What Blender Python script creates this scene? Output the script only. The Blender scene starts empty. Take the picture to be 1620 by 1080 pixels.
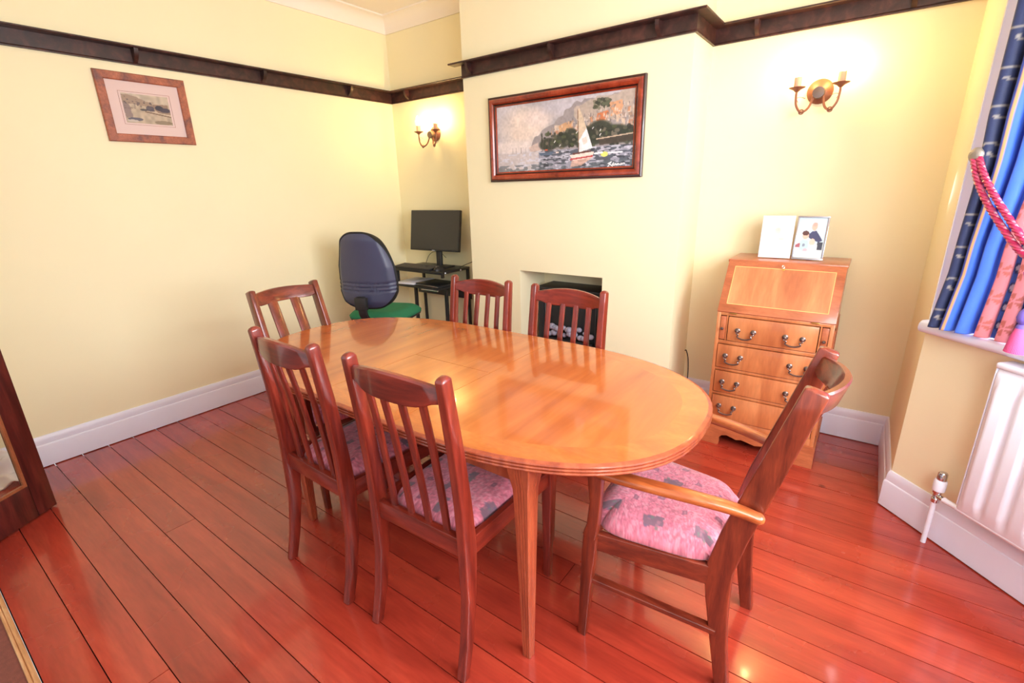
import bpy, bmesh, math, random
import numpy as np
from mathutils import Vector, Matrix
random.seed(7); RNG = np.random.default_rng(7)
PI = math.pi
scn = bpy.context.scene
COL = scn.collection

# ------------------------------------------------------------------ camera
CAM_H = 1.5
yaw, pitch, roll = (math.radians(a) for a in (-36.4348, -17.64256, -1.49518))
Fv = Vector((math.sin(yaw)*math.cos(pitch), math.cos(yaw)*math.cos(pitch), math.sin(pitch)))
r0 = Vector((math.cos(yaw), -math.sin(yaw), 0)); u0 = r0.cross(Fv)
Rv = r0*math.cos(roll) + u0*math.sin(roll); Uv = u0*math.cos(roll) - r0*math.sin(roll)
cd = bpy.data.cameras.new('camera'); cam = bpy.data.objects.new('camera', cd); COL.objects.link(cam)
cd.sensor_width = 36; cd.sensor_fit = 'HORIZONTAL'; cd.lens = 760.18*36/1620; cd.clip_start = .02
m3 = Matrix((Rv, Uv, -Fv)).transposed(); mw = m3.to_4x4(); mw.translation = (0, 0, CAM_H); cam.matrix_world = mw
scn.camera = cam

# ------------------------------------------------------------------ light and exposure
w = bpy.data.worlds.new('sky'); scn.world = w; w.use_nodes = True
bg = w.node_tree.nodes['Background']; bg.inputs[0].default_value = (.88, .95, 1, 1); bg.inputs[1].default_value = 1.3
def area(name, loc, direction, sx, sy, power, col):
    l = bpy.data.lights.new(name, 'AREA'); l.shape = 'RECTANGLE'; l.size = sx; l.size_y = sy; l.energy = power; l.color = col
    o = bpy.data.objects.new(name, l); COL.objects.link(o); o.location = loc
    o.rotation_euler = Vector(direction).to_track_quat('-Z', 'Z').to_euler()
    return o
# daylight standing in the three lights of the bay window
area('daylight_bay_front', (1.10, 1.34, 1.65), (-1, 0, -.30), 1.15, 1.40, 150, (.90, .96, 1))
area('daylight_bay_near', (.72, .30, 1.65), (-.72, .69, -.28), .85, 1.40, 62, (.90, .96, 1))
area('daylight_bay_far', (.74, 2.40, 1.65), (-.707, -.707, -.15), .8, 1.40, 30, (.90, .96, 1))
scn.view_settings.view_transform = 'Standard'; scn.view_settings.look = 'None'
scn.view_settings.exposure = -0.08; scn.view_settings.gamma = 1.0; scn.view_settings.use_curve_mapping = False
scn.cycles.max_bounces = 10; scn.cycles.diffuse_bounces = 6; scn.cycles.use_denoising = True; scn.cycles.use_adaptive_sampling = True; scn.cycles.adaptive_threshold = .03
scn.cycles.caustics_reflective = False; scn.cycles.caustics_refractive = False

# ------------------------------------------------------------------ helpers
def lin(c):
    c = np.asarray(c, float)/255.
    return np.where(c <= .04045, c/12.92, ((c+.055)/1.055)**2.4)
def L4(c): return tuple(lin(c)) + (1,)

class MB:
    "collects geometry; build() links it as one mesh object"
    def __init__(s): s.v = []; s.f = []; s.M = None; s.col = None
    def add(s, vs, fs):
        n = len(s.v)
        s.v += [tuple(s.M @ Vector(p)) if s.M else tuple(p) for p in vs]
        s.f += [tuple(i+n for i in f) for f in fs]; return s
    def box(s, x0, x1, y0, y1, z0, z1):
        return s.add([(x0,y0,z0),(x1,y0,z0),(x1,y1,z0),(x0,y1,z0),(x0,y0,z1),(x1,y0,z1),(x1,y1,z1),(x0,y1,z1)],
                     [(3,2,1,0),(4,5,6,7),(0,1,5,4),(1,2,6,5),(2,3,7,6),(3,0,4,7)])
    def rbox(s, x0, x1, y0, y1, z0, z1, r=.004, seg=2):
        bm = bmesh.new(); bmesh.ops.create_cube(bm, size=1)
        for v in bm.verts: v.co = ((x0+x1)/2+v.co.x*(x1-x0), (y0+y1)/2+v.co.y*(y1-y0), (z0+z1)/2+v.co.z*(z1-z0))
        bmesh.ops.bevel(bm, geom=bm.edges[:], offset=r, segments=seg, profile=.5, affect='EDGES')
        bm.verts.ensure_lookup_table(); bm.verts.index_update()
        s.add([v.co[:] for v in bm.verts], [[v.index for v in f.verts] for f in bm.faces]); bm.free(); return s
    def rings(s, R, closed=False, caps=True):
        n = len(R[0]); vs = [p for r in R for p in r]; fs = []
        m = len(R)
        for i in range(m if closed else m-1):
            j = (i+1) % m
            for k in range(n):
                q = (k+1) % n; fs.append((i*n+k, i*n+q, j*n+q, j*n+k))
        if caps and not closed: fs += [tuple(range(n-1, -1, -1)), tuple((m-1)*n+k for k in range(n))]
        return s.add(vs, fs)
    def tube(s, path, r, n=8, closed=False):
        P = [Vector(p) for p in path]; m = len(P); R = []; ref = None
        for i, p in enumerate(P):
            t = (P[(i+1) % m]-P[i-1]) if closed else (P[min(i+1, m-1)]-P[max(i-1, 0)])
            t.normalize()
            if ref is None:
                ref = Vector((0,0,1)) if abs(t.z) < .9 else Vector((1,0,0))
            a = (ref - t*ref.dot(t)).normalized(); ref = a; b = t.cross(a)
            rr = r[i] if hasattr(r, '__len__') else r
            R.append([p + a*(rr*math.cos(2*PI*k/n)) + b*(rr*math.sin(2*PI*k/n)) for k in range(n)])
        return s.rings(R, closed)
    def lathe(s, prof, c=(0,0,0), n=16, axis='z'):
        R = []
        for r, z in prof:
            ring = []
            for k in range(n):
                a = 2*PI*k/n; x, y = r*math.cos(a), r*math.sin(a)
                p = (x, y, z) if axis == 'z' else ((x, z, y) if axis == 'y' else (z, x, y))
                ring.append((c[0]+p[0], c[1]+p[1], c[2]+p[2]))
            R.append(ring)
        return s.rings(R)
    def ball(s, c, rx, ry=None, rz=None, n=12, m=8):
        ry = ry or rx; rz = rz or rx
        R = [[(c[0]+rx*math.sin(t)*math.cos(2*PI*k/n), c[1]+ry*math.sin(t)*math.sin(2*PI*k/n), c[2]-rz*math.cos(t)) for k in range(n)]
             for t in [max(.02, min(PI-.02, PI*i/m)) for i in range(m+1)]]
        return s.rings(R)
    def prism(s, poly, a0, a1, plane='xy'):
        f = {'xy': lambda u, v, a: (u, v, a), 'xz': lambda u, v, a: (u, a, v), 'yz': lambda u, v, a: (a, u, v)}[plane]
        return s.rings([[f(u, v, a0) for u, v in poly], [f(u, v, a1) for u, v in poly]])
    def build(s, name, mat, parent=None, smooth=True, angle=38, colors=None, loc=None):
        me = bpy.data.meshes.new(name); me.from_pydata(s.v, [], s.f)
        bm = bmesh.new(); bm.from_mesh(me); bmesh.ops.recalc_face_normals(bm, faces=bm.faces[:]); bm.to_mesh(me); bm.free()
        if colors is not None:
            at = me.color_attributes.new('paint', 'FLOAT_COLOR', 'POINT')
            c = np.ones((len(s.v), 4), np.float32); c[:, :3] = colors; at.data.foreach_set('color', c.ravel())
        if smooth:
            me.polygons.foreach_set('use_smooth', [True]*len(me.polygons)); me.set_sharp_from_angle(angle=math.radians(angle))
        me.materials.append(mat)
        o = bpy.data.objects.new(name, me); COL.objects.link(o)
        if parent: o.parent = parent
        if loc: o.location = loc
        return o

def rrect(w, d, r=.006, n=3):
    "rounded rectangle section, centred"
    r = min(r, w/2*.98, d/2*.98); P = []
    for cx, cy, a0 in ((w/2-r, d/2-r, 0), (-w/2+r, d/2-r, PI/2), (-w/2+r, -d/2+r, PI), (w/2-r, -d/2+r, 1.5*PI)):
        for k in range(n+1):
            a = a0 + PI/2*k/n; P.append((cx+r*math.cos(a), cy+r*math.sin(a)))
    return P
def bar(mb, pts, side, r=.006, cap0=0, cap1=0):
    """bar along pts = [(x,y,z,w,d)...]; w measured along the vector `side`, d across it; cap = end rounding"""
    P = [Vector(p[:3]) for p in pts]; side = Vector(side).normalized(); R = []; m = len(P)
    def ring(p, t, w_, d_):
        b = t.cross(side).normalized(); a = b.cross(t).normalized()
        return [p + a*u + b*v for u, v in rrect(w_, d_, r)]
    T = [(P[min(i+1, m-1)]-P[max(i-1, 0)]).normalized() for i in range(m)]
    if cap0:
        for f, g in ((1, .45), (.7, .75), (.3, .95)): R.append(ring(P[0]-T[0]*cap0*f, T[0], pts[0][3]*g, pts[0][4]*g))
    for i in range(m): R.append(ring(P[i], T[i], pts[i][3], pts[i][4]))
    if cap1:
        for f, g in ((.3, .95), (.7, .75), (1, .45)): R.append(ring(P[-1]+T[-1]*cap1*f, T[-1], pts[-1][3]*g, pts[-1][4]*g))
    return mb.rings(R)
def spline(P, n=6):
    "Catmull-Rom through tuples of any length"
    P = [np.array(p, float) for p in P]; Q = [2*P[0]-P[1]] + P + [2*P[-1]-P[-2]]; out = []
    for i in range(1, len(Q)-2):
        for k in range(n):
            t = k/n; a, b, c, d = Q[i-1], Q[i], Q[i+1], Q[i+2]
            out.append(.5*((2*b)+(c-a)*t+(2*a-5*b+4*c-d)*t*t+(3*b-3*c+d-a)*t**3))
    out.append(Q[-2]); return [tuple(map(float, q)) for q in out]

def thing(name, label, cat, loc=(0,0,0), rz=0, group=None):
    o = bpy.data.objects.new(name, None); COL.objects.link(o); o.location = loc; o.rotation_euler = (0, 0, rz)
    o.empty_display_size = .1; return tag(o, label, cat, group)
def tag(o, label, cat, group=None, kind=None):
    o['label'] = label; o['category'] = cat
    if group: o['group'] = group
    if kind: o['kind'] = kind
    return o
def struct(o, label, cat): return tag(o, label, cat, kind='structure')
def dup(root, loc, rz, label):
    r = root.copy(); COL.objects.link(r); r.location = loc; r.rotation_euler = (0, 0, rz); r['label'] = label
    def rec(a, b):
        for ch in list(a.children):
            c = ch.copy(); COL.objects.link(c); c.parent = b; rec(ch, c)
    rec(root, r); return r

# ------------------------------------------------------------------ materials
def mat(name, col, rough=.5, metal=0, spec=.5, coat=0, coat_r=.1, bump=0, bscale=200, vary=0, vscale=3, emis=None, estr=0, trans=0):
    m = bpy.data.materials.new(name); m.use_nodes = True; nt = m.node_tree; b = nt.nodes['Principled BSDF']
    b.inputs['Base Color'].default_value = L4(col); b.inputs['Roughness'].default_value = rough; b.inputs['Metallic'].default_value = metal
    b.inputs['Specular IOR Level'].default_value = spec; b.inputs['Coat Weight'].default_value = coat; b.inputs['Coat Roughness'].default_value = coat_r
    b.inputs['Transmission Weight'].default_value = trans
    if emis: b.inputs['Emission Color'].default_value = L4(emis); b.inputs['Emission Strength'].default_value = estr
    tc = nt.nodes.new('ShaderNodeTexCoord')
    if vary:
        n = nt.nodes.new('ShaderNodeTexNoise'); n.inputs['Scale'].default_value = vscale; n.inputs['Detail'].default_value = 5
        nt.links.new(tc.outputs['Object'], n.inputs['Vector'])
        r = nt.nodes.new('ShaderNodeValToRGB'); nt.links.new(n.outputs['Fac'], r.inputs[0])
        c = lin(col); r.color_ramp.elements[0].position = .3; r.color_ramp.elements[1].position = .7
        r.color_ramp.elements[0].color = tuple(c*(1-vary))+(1,); r.color_ramp.elements[1].color = tuple(np.minimum(c*(1+vary), 1))+(1,)
        nt.links.new(r.outputs[0], b.inputs['Base Color'])
    if bump:
        n = nt.nodes.new('ShaderNodeTexNoise'); n.inputs['Scale'].default_value = bscale; n.inputs['Detail'].default_value = 3
        nt.links.new(tc.outputs['Object'], n.inputs['Vector'])
        bu = nt.nodes.new('ShaderNodeBump'); bu.inputs['Strength'].default_value = bump; bu.inputs['Distance'].default_value = .002
        nt.links.new(n.outputs['Fac'], bu.inputs['Height']); nt.links.new(bu.outputs[0], b.inputs['Normal'])
    return m
def wood(name, dark, mid, light, stretch=(2, 2, 14), scale=3, rough=.35, coat=.3, coat_r=.08, rnd=False, fine=.12, knots=False, spec=.5):
    m = bpy.data.materials.new(name); m.use_nodes = True; nt = m.node_tree; N = nt.nodes; K = nt.links; b = N['Principled BSDF']
    tc = N.new('ShaderNodeTexCoord'); mp = N.new('ShaderNodeMapping'); vec = tc.outputs['Object']
    oi = N.new('ShaderNodeObjectInfo')
    if rnd:
        ad = N.new('ShaderNodeVectorMath'); ad.operation = 'MULTIPLY_ADD'
        cb = N.new('ShaderNodeCombineXYZ'); K.new(oi.outputs['Random'], cb.inputs[0]); K.new(oi.outputs['Random'], cb.inputs[1]); K.new(oi.outputs['Random'], cb.inputs[2])
        K.new(cb.outputs[0], ad.inputs[0]); ad.inputs[1].default_value = (37, 53, 11); K.new(vec, ad.inputs[2]); vec = ad.outputs[0]
    K.new(vec, mp.inputs[0]); mp.inputs['Scale'].default_value = stretch
    n1 = N.new('ShaderNodeTexNoise'); n1.inputs['Scale'].default_value = scale; n1.inputs['Detail'].default_value = 6; n1.inputs['Distortion'].default_value = .6
    K.new(mp.outputs[0], n1.inputs['Vector'])
    rp = N.new('ShaderNodeValToRGB'); K.new(n1.outputs['Fac'], rp.inputs[0]); e = rp.color_ramp.elements
    e[0].position = .28; e[0].color = L4(dark); e[1].position = .74; e[1].color = L4(light); q = e.new(.5); q.color = L4(mid)
    col = rp.outputs[0]
    n2 = N.new('ShaderNodeTexNoise'); n2.inputs['Scale'].default_value = scale*9; n2.inputs['Detail'].default_value = 4; K.new(mp.outputs[0], n2.inputs['Vector'])
    mr = N.new('ShaderNodeMapRange'); K.new(n2.outputs['Fac'], mr.inputs[0]); mr.inputs[1].default_value = .3; mr.inputs[2].default_value = .7
    mr.inputs[3].default_value = 1-fine; mr.inputs[4].default_value = 1+fine
    vm = N.new('ShaderNodeVectorMath'); vm.operation = 'SCALE'; K.new(col, vm.inputs[0]); K.new(mr.outputs[0], vm.inputs['Scale']); col = vm.outputs[0]
    if rnd:
        m2 = N.new('ShaderNodeMapRange'); K.new(oi.outputs['Random'], m2.inputs[0]); m2.inputs[3].default_value = .93; m2.inputs[4].default_value = 1.06
        v2 = N.new('ShaderNodeVectorMath'); v2.operation = 'SCALE'; K.new(col, v2.inputs[0]); K.new(m2.outputs[0], v2.inputs['Scale']); col = v2.outputs[0]
    if knots:
        vo = N.new('ShaderNodeTexVoronoi'); vo.inputs['Scale'].default_value = 2.6; K.new(vec, vo.inputs['Vector'])
        kr = N.new('ShaderNodeValToRGB'); K.new(vo.outputs['Distance'], kr.inputs[0])
        kr.color_ramp.elements[0].position = .025; kr.color_ramp.elements[0].color = (.35, .3, .3, 1); kr.color_ramp.elements[1].position = .06; kr.color_ramp.elements[1].color = (1, 1, 1, 1)
        mu = N.new('ShaderNodeVectorMath'); mu.operation = 'MULTIPLY'; K.new(col, mu.inputs[0]); K.new(kr.outputs[0], mu.inputs[1]); col = mu.outputs[0]
        n3 = N.new('ShaderNodeTexNoise'); n3.inputs['Scale'].default_value = 2.2; n3.inputs['Detail'].default_value = 5; K.new(vec, n3.inputs['Vector'])
        m3_ = N.new('ShaderNodeMapRange'); K.new(n3.outputs['Fac'], m3_.inputs[0]); m3_.inputs[1].default_value = .35; m3_.inputs[2].default_value = .7; m3_.inputs[3].default_value = .14; m3_.inputs[4].default_value = .34
        K.new(m3_.outputs[0], b.inputs['Roughness'])
    else: b.inputs['Roughness'].default_value = rough
    K.new(col, b.inputs['Base Color'])
    b.inputs['Coat Weight'].default_value = coat; b.inputs['Coat Roughness'].default_value = coat_r; b.inputs['Specular IOR Level'].default_value = spec
    bu = N.new('ShaderNodeBump'); bu.inputs['Strength'].default_value = .12; bu.inputs['Distance'].default_value = .001
    K.new(n2.outputs['Fac'], bu.inputs['Height']); K.new(bu.outputs[0], b.inputs['Normal'])
    return m
def painted(name, rough=.5, coat=0, bump=0, sheen=0):
    m = bpy.data.materials.new(name); m.use_nodes = True; nt = m.node_tree; b = nt.nodes['Principled BSDF']
    a = nt.nodes.new('ShaderNodeVertexColor'); a.layer_name = 'paint'; nt.links.new(a.outputs[0], b.inputs['Base Color'])
    b.inputs['Roughness'].default_value = rough; b.inputs['Coat Weight'].default_value = coat; b.inputs['Sheen Weight'].default_value = sheen
    if bump:
        tc = nt.nodes.new('ShaderNodeTexCoord'); n = nt.nodes.new('ShaderNodeTexNoise'); n.inputs['Scale'].default_value = 260; nt.links.new(tc.outputs['Object'], n.inputs[0])
        bu = nt.nodes.new('ShaderNodeBump'); bu.inputs['Strength'].default_value = bump; bu.inputs['Distance'].default_value = .002
        nt.links.new(n.outputs['Fac'], bu.inputs['Height']); nt.links.new(bu.outputs[0], b.inputs['Normal'])
    return m
def glass(name, tint=(1, 1, 1), gloss=.08):
    m = bpy.data.materials.new(name); m.use_nodes = True; nt = m.node_tree; nt.nodes.remove(nt.nodes['Principled BSDF'])
    t = nt.nodes.new('ShaderNodeBsdfTransparent'); t.inputs[0].default_value = tuple(tint)+(1,)
    g = nt.nodes.new('ShaderNodeBsdfGlossy'); g.inputs['Roughness'].default_value = .02
    x = nt.nodes.new('ShaderNodeMixShader'); x.inputs[0].default_value = gloss
    nt.links.new(t.outputs[0], x.inputs[1]); nt.links.new(g.outputs[0], x.inputs[2]); nt.links.new(x.outputs[0], nt.nodes['Material Output'].inputs[0])
    return m

M = {}
M['wall'] = mat('yellow_wall_paint', (245, 236, 199), .75, spec=.25, bump=.06, bscale=120, vary=.015, vscale=2)
M['ceil'] = mat('white_ceiling_paint', (244, 236, 226), .8, bump=.04)
M['white'] = mat('white_gloss_paint', (232, 232, 250), .35, vary=.01)
M['floor'] = wood('red_stained_pine', (142, 44, 32), (164, 54, 38), (182, 66, 44), (.9, 7, 7), 1.6, coat=.6, coat_r=.08, rnd=True, fine=.09, knots=True)
M['gap'] = mat('dark_floor_gap', (34, 14, 10), .8)
M['carpet'] = mat('brown_carpet', (120, 62, 46), .95, bump=.5, bscale=500, vary=.12, vscale=60)
M['rail'] = wood('dark_stained_rail', (38, 18, 16), (58, 30, 26), (84, 46, 40), (5, 5, 5), 4, rough=.45, coat=.15)
def wax(key, name, a, b_, c, **k):
    for ax, st in (('', (16, 16, 1.6)), ('_x', (1.6, 16, 16)), ('_y', (16, 1.6, 16))): M[key+ax] = wood(name+ax, a, b_, c, st, 2.2, rough=.28, coat=.5, coat_r=.1, **k)
wax('chair', 'dark_mahogany', (90, 26, 18), (122, 39, 27), (148, 54, 36), fine=.12)
wax('carver', 'worn_mahogany', (84, 28, 17), (114, 43, 26), (142, 58, 34), fine=.16)
wax('arm', 'worn_arm_wood', (120, 50, 24), (164, 80, 38), (194, 106, 54), fine=.16)
M['top'] = wood('honey_veneer', (164, 80, 34), (190, 102, 45), (208, 124, 60), (6, .7, 6), 1.3, rough=.22, coat=.6, coat_r=.05, fine=.05)
M['band'] = wood('honey_crossband', (172, 86, 36), (190, 102, 44), (204, 116, 54), (3, 6, 3), 1.8, rough=.2, coat=.6, coat_r=.05, fine=.1)
M['tleg'] = wood('reddish_table_wood', (138, 58, 36), (162, 74, 46), (182, 90, 56), (14, 14, 1.5), 2.5, rough=.28, coat=.4)
M['bur'] = wood('yew_veneer', (168, 90, 52), (200, 122, 74), (222, 150, 98), (5, 1, 1), 1.9, rough=.28, coat=.35, fine=.08)
M['bur2'] = wood('yew_crossband', (164, 88, 54), (186, 104, 66), (202, 120, 78), (2, 2, 8), 2.2, rough=.28, coat=.35, fine=.1)
M['inlay'] = mat('pale_inlay', (248, 196, 120), .35, coat=.3)
M['brass'] = mat('aged_brass', (128, 112, 108), .32, .9)
M['chrome'] = mat('chrome', (210, 210, 215), .12, 1)
M['brassb'] = mat('bright_brass', (214, 168, 92), .28, .9)
M['copper'] = mat('bronze_sconce_metal', (146, 94, 74), .45, .45)
M['candle'] = mat('sconce_candle_tube', (214, 168, 140), .5)
M['bulb'] = mat('lit_candle_bulb', (255, 236, 190), .3, emis=(255, 214, 140), estr=190)
M['black'] = mat('black_metal', (30, 30, 33), .4, coat=.1)
M['plast'] = mat('black_plastic', (36, 36, 40), .45)
M['key'] = mat('dark_key_plastic', (84, 80, 76), .55)
M['screen'] = mat('dark_screen', (58, 56, 54), .25, spec=.4)
M['slate'] = mat('slate_blue_plastic', (70, 72, 98), .38, bump=.1, bscale=400)
M['green'] = mat('green_seat_fabric', (40, 128, 92), .9, bump=.5, bscale=700, vary=.06, vscale=40)
M['paper'] = mat('white_paper', (238, 236, 246), .6)
M['silver'] = mat('silver_edge', (190, 188, 196), .25, .9)
M['frame_red'] = wood('polished_red_frame', (110, 34, 20), (150, 54, 30), (176, 72, 42), (3, 3, 3), 3, rough=.22, coat=.6)
M['frame_dk'] = mat('dark_frame_line', (60, 24, 20), .3, coat=.4)
M['frame_rustic'] = wood('rustic_pine_frame', (92, 62, 66), (158, 90, 66), (186, 108, 78), (4, 4, 4), 3.5, rough=.5, coat=.1, fine=.2)
M['mount'] = mat('pale_pink_mount', (222, 198, 194), .8)
M['art'] = painted('painted_canvas', .45, .15, .25)
M['print'] = painted('printed_paper', .5, .2)
M['fabric'] = painted('patterned_seat_fabric', .9, 0, .5, .3)
M['cur'] = painted('curtain_fabric', .62, 0, .25, .2)
M['rope'] = mat('crimson_rope', (178, 40, 84), .3, coat=.8, coat_r=.15, vary=.2, vscale=90)
M['tassel'] = mat('pink_tassel', (226, 92, 150), .7)
M['hook'] = mat('pewter_rosette', (160, 150, 140), .45, .6, bump=.6, bscale=300)
M['rad'] = mat('white_enamel', (238, 241, 255), .25, coat=.3)
M['dblk'] = mat('stove_black', (26, 27, 30), .5)
M['stgrey'] = mat('stove_grey_trim', (86, 88, 92), .4, .5)
M['ash'] = mat('pale_ash_coal', (150, 146, 164), .9, bump=.6, bscale=90, vary=.35, vscale=18)
M['pane'] = glass('clear_pane')
M['door'] = wood('dark_red_door', (58, 20, 18), (84, 30, 26), (112, 44, 36), (12, 12, 1.4), 3, rough=.35, coat=.3)
M['bead'] = wood('brown_bead', (120, 66, 40), (150, 86, 54), (176, 106, 70), (6, 6, 3), 3)
M['thr'] = wood('worn_threshold_oak', (150, 92, 50), (196, 136, 84), (222, 176, 128), (1, 10, 10), 3, rough=.5)
M['rubber'] = mat('black_rubber', (22, 22, 24), .7)
M['felt'] = mat('dark_recess', (24, 16, 14), .9)
M['cloth'] = mat('white_cloth', (236, 236, 240), .9, bump=.3, bscale=120)

# ------------------------------------------------------------------ the room
XL, YB, YC, C0, C1, XR, YN = -3.738, 3.302, 2.941, -2.549, -.916, .263, 2.636
HR, HB, HC, HT = 2.262, .188, 2.817, 2.93
BX = XR+.707; BY1, BY0 = YN-.707, .75                      # bay: far cant, front, near cant
SILL, HEAD = .885, 2.36
def S(name, mb, m, label, cat, **k): return struct(mb.build(name, m, **k), label, cat)

S('wall_left', MB().box(XL-.12, XL, -.2, YB+.12, 0, HT), M['wall'], 'long yellow wall with the small rustic picture', 'wall')
S('wall_back', MB().box(XL, XR+.12, YB, YB+.12, 0, HT), M['wall'], 'yellow back wall of the two alcoves beside the chimney breast', 'wall')
FX0, FX1, FZ = -2.08, -1.404, .913
cb = MB().box(C0, FX0, YC, YB, 0, HT).box(FX1, C1, YC, YB, 0, HT).box(FX0, FX1, YC, YB, FZ, HT)
S('wall_chimney', cb, M['wall'], 'yellow chimney breast with a square fireplace opening', 'wall')
S('wall_right', MB().prism([(XR, YN), (XR+.12, YN+.12), (XR+.12, YB), (XR, YB)], 0, HT), M['wall'], 'short yellow return wall between the alcove and the bay', 'wall')
# bay frame: point from (s along, off inwards, z)
BM = Matrix(((.70711, -.70711, 0, XR), (-.70711, -.70711, 0, YN), (0, 0, 1, 0), (0, 0, 0, 1)))   # local (s, off, z)
def bayb(): b = MB(); b.M = BM; return b
b = bayb().box(0, 1.0, -.12, 0, 0, SILL).box(0, 1.0, -.12, 0, HEAD, HT)
S('wall_bay_far', b, M['wall'], 'angled yellow bay wall behind the radiator', 'wall')
b = MB().box(BX, BX+.12, BY0, BY1, 0, SILL).box(BX, BX+.12, BY0, BY1, HEAD, HT)
S('wall_bay_front', b, M['wall'], 'yellow wall under the front bay window', 'wall')
BN = Matrix(((-.70711, -.70711, 0, BX), (-.70711, .70711, 0, BY0), (0, 0, 1, 0), (0, 0, 0, 1)))
b = MB(); b.M = BN; b.box(0, 1.0, -.12, 0, 0, SILL).box(0, 1.0, -.12, 0, HEAD, HT)
S('wall_bay_near', b, M['wall'], 'angled yellow bay wall nearest the doorway', 'wall')
b = MB().box(XL, -2.99, -.16, -.03, 0, HT).box(.27, 1.2, -.16, -.03, 0, HT).box(-2.99, .27, -.16, -.03, 2.15, HT)
S('wall_front', b, M['wall'], 'yellow wall with the wide doorway the room is seen from', 'wall')
S('ceiling', MB().box(XL-.12, BX+.15, -.2, YB+.12, HT, HT+.08), M['ceil'], 'plain white ceiling', 'ceiling')

# windows of the bay
def window(name, Mx, length, label):
    root = MB(); root.M = Mx
    root.box(0, .075, -.10, -.005, SILL, HEAD).box(length-.075, length, -.10, -.005, SILL, HEAD)
    root.box(.075, length-.075, -.10, -.005, SILL, SILL+.07).box(.075, length-.075, -.10, -.005, HEAD-.07, HEAD)
    root.box(length/2-.025, length/2+.025, -.09, -.03, SILL+.07, HEAD-.07).box(.075, length-.075, -.09, -.03, 1.86, 1.91)
    o = S(name, root, M['white'], label, 'window', smooth=False)
    for a0, a1 in ((.075, length/2-.025), (length/2+.025, length-.075)):
        for z0, z1 in ((SILL+.07, 1.86), (1.91, HEAD-.07)):
            p = MB(); p.M = Mx; p.box(a0, a1, -.065, -.059, z0, z1).build('pane', M['pane'], o, smooth=False)
    return o
window('window_1', BM, 1.0, 'white framed bay window behind the blue curtain')
FM = Matrix(((0, -1, 0, BX), (-1, 0, 0, BY1), (0, 0, 1, 0), (0, 0, 0, 1)))
window('window_2', FM, BY1-BY0, 'white framed front bay window')
window('window_3', BN, 1.0, 'white framed bay window nearest the doorway')
def sill_prof(d): return [(-.005, SILL-.002), (d-.012, SILL-.002), (d-.004, SILL+.004), (d, SILL+.014), (d, SILL+.028), (d-.004, SILL+.037), (d-.012, SILL+.042), (-.005, SILL+.042)]
b = bayb(); b.rings([[(.006, u, v) for u, v in sill_prof(.05)], [(.020, u, v) for u, v in sill_prof(.07)], [(1.02, u, v) for u, v in sill_prof(.07)]])
S('trim_1', b, M['white'], 'white gloss window sill under the blue curtain', 'window sill')
b = MB(); b.M = FM; b.rings([[(s_, u, v) for u, v in sill_prof(.07)] for s_ in (.03, BY1-BY0-.03)])
S('trim_2', b, M['white'], 'white gloss sill of the front bay window', 'window sill')

# baseboards: body + moulded cap
BP = [(0, .005), (.022, .005), (.022, .128), (.019, .136), (.015, .139), (.015, .160), (.012, .176), (.006, .187), (0, HB)]
def baseboard(name, Mx, runs, label):
    b = MB(); b.M = Mx
    for a0, a1, m0, m1 in runs:      # m = mitre slope at each end
        b.rings([[(a0+m0*u, u, v) for u, v in BP], [(a1+m1*u, u, v) for u, v in BP]])
    return S(name, b, M['white'], label, 'baseboard', angle=25)
def frame2(p, d, n): return Matrix(((d[0], n[0], 0, p[0]), (d[1], n[1], 0, p[1]), (0, 0, 1, 0), (0, 0, 0, 1)))
baseboard('baseboard_left', frame2((XL, 0), (0, 1), (1, 0)), [(.0, YB, 0, -1)], 'white baseboard along the long wall behind the chairs')
baseboard('baseboard_back_left', frame2((XL, YB), (1, 0), (0, -1)), [(0, C0-XL, 1, -1)], 'white baseboard in the computer desk alcove')
baseboard('baseboard_chimney', frame2((C0, YC), (1, 0), (0, -1)), [(0, FX0-C0, -1, 0), (FX1-C0, C1-C0, 0, 1)], 'white baseboard along the chimney breast')
baseboard('baseboard_chimney_left', frame2((C0, YB), (0, -1), (-1, 0)), [(0, YB-YC, 1, 1)], 'white baseboard on the desk side of the chimney breast')
baseboard('baseboard_chimney_right', frame2((C1, YC), (0, 1), (1, 0)), [(0, YB-YC, -1, -1)], 'white baseboard on the bureau side of the chimney breast')
baseboard('baseboard_back_right', frame2((C1, YB), (1, 0), (0, -1)), [(0, XR-C1, 1, -1)], 'white baseboard behind the bureau')
baseboard('baseboard_right', frame2((XR, YB), (0, -1), (-1, 0)), [(0, YB-YN, 1, .414)], 'white baseboard on the short return wall')
baseboard('baseboard_bay', frame2((XR, YN), (.70711, -.70711), (-.70711, -.70711)), [(0, 1.0, -.414, -.414)], 'white baseboard under the radiator')
baseboard('baseboard_bay_front', frame2((BX, BY1), (0, -1), (-1, 0)), [(0, BY1-BY0, .414, -.414)], 'white baseboard under the front bay window')

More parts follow.
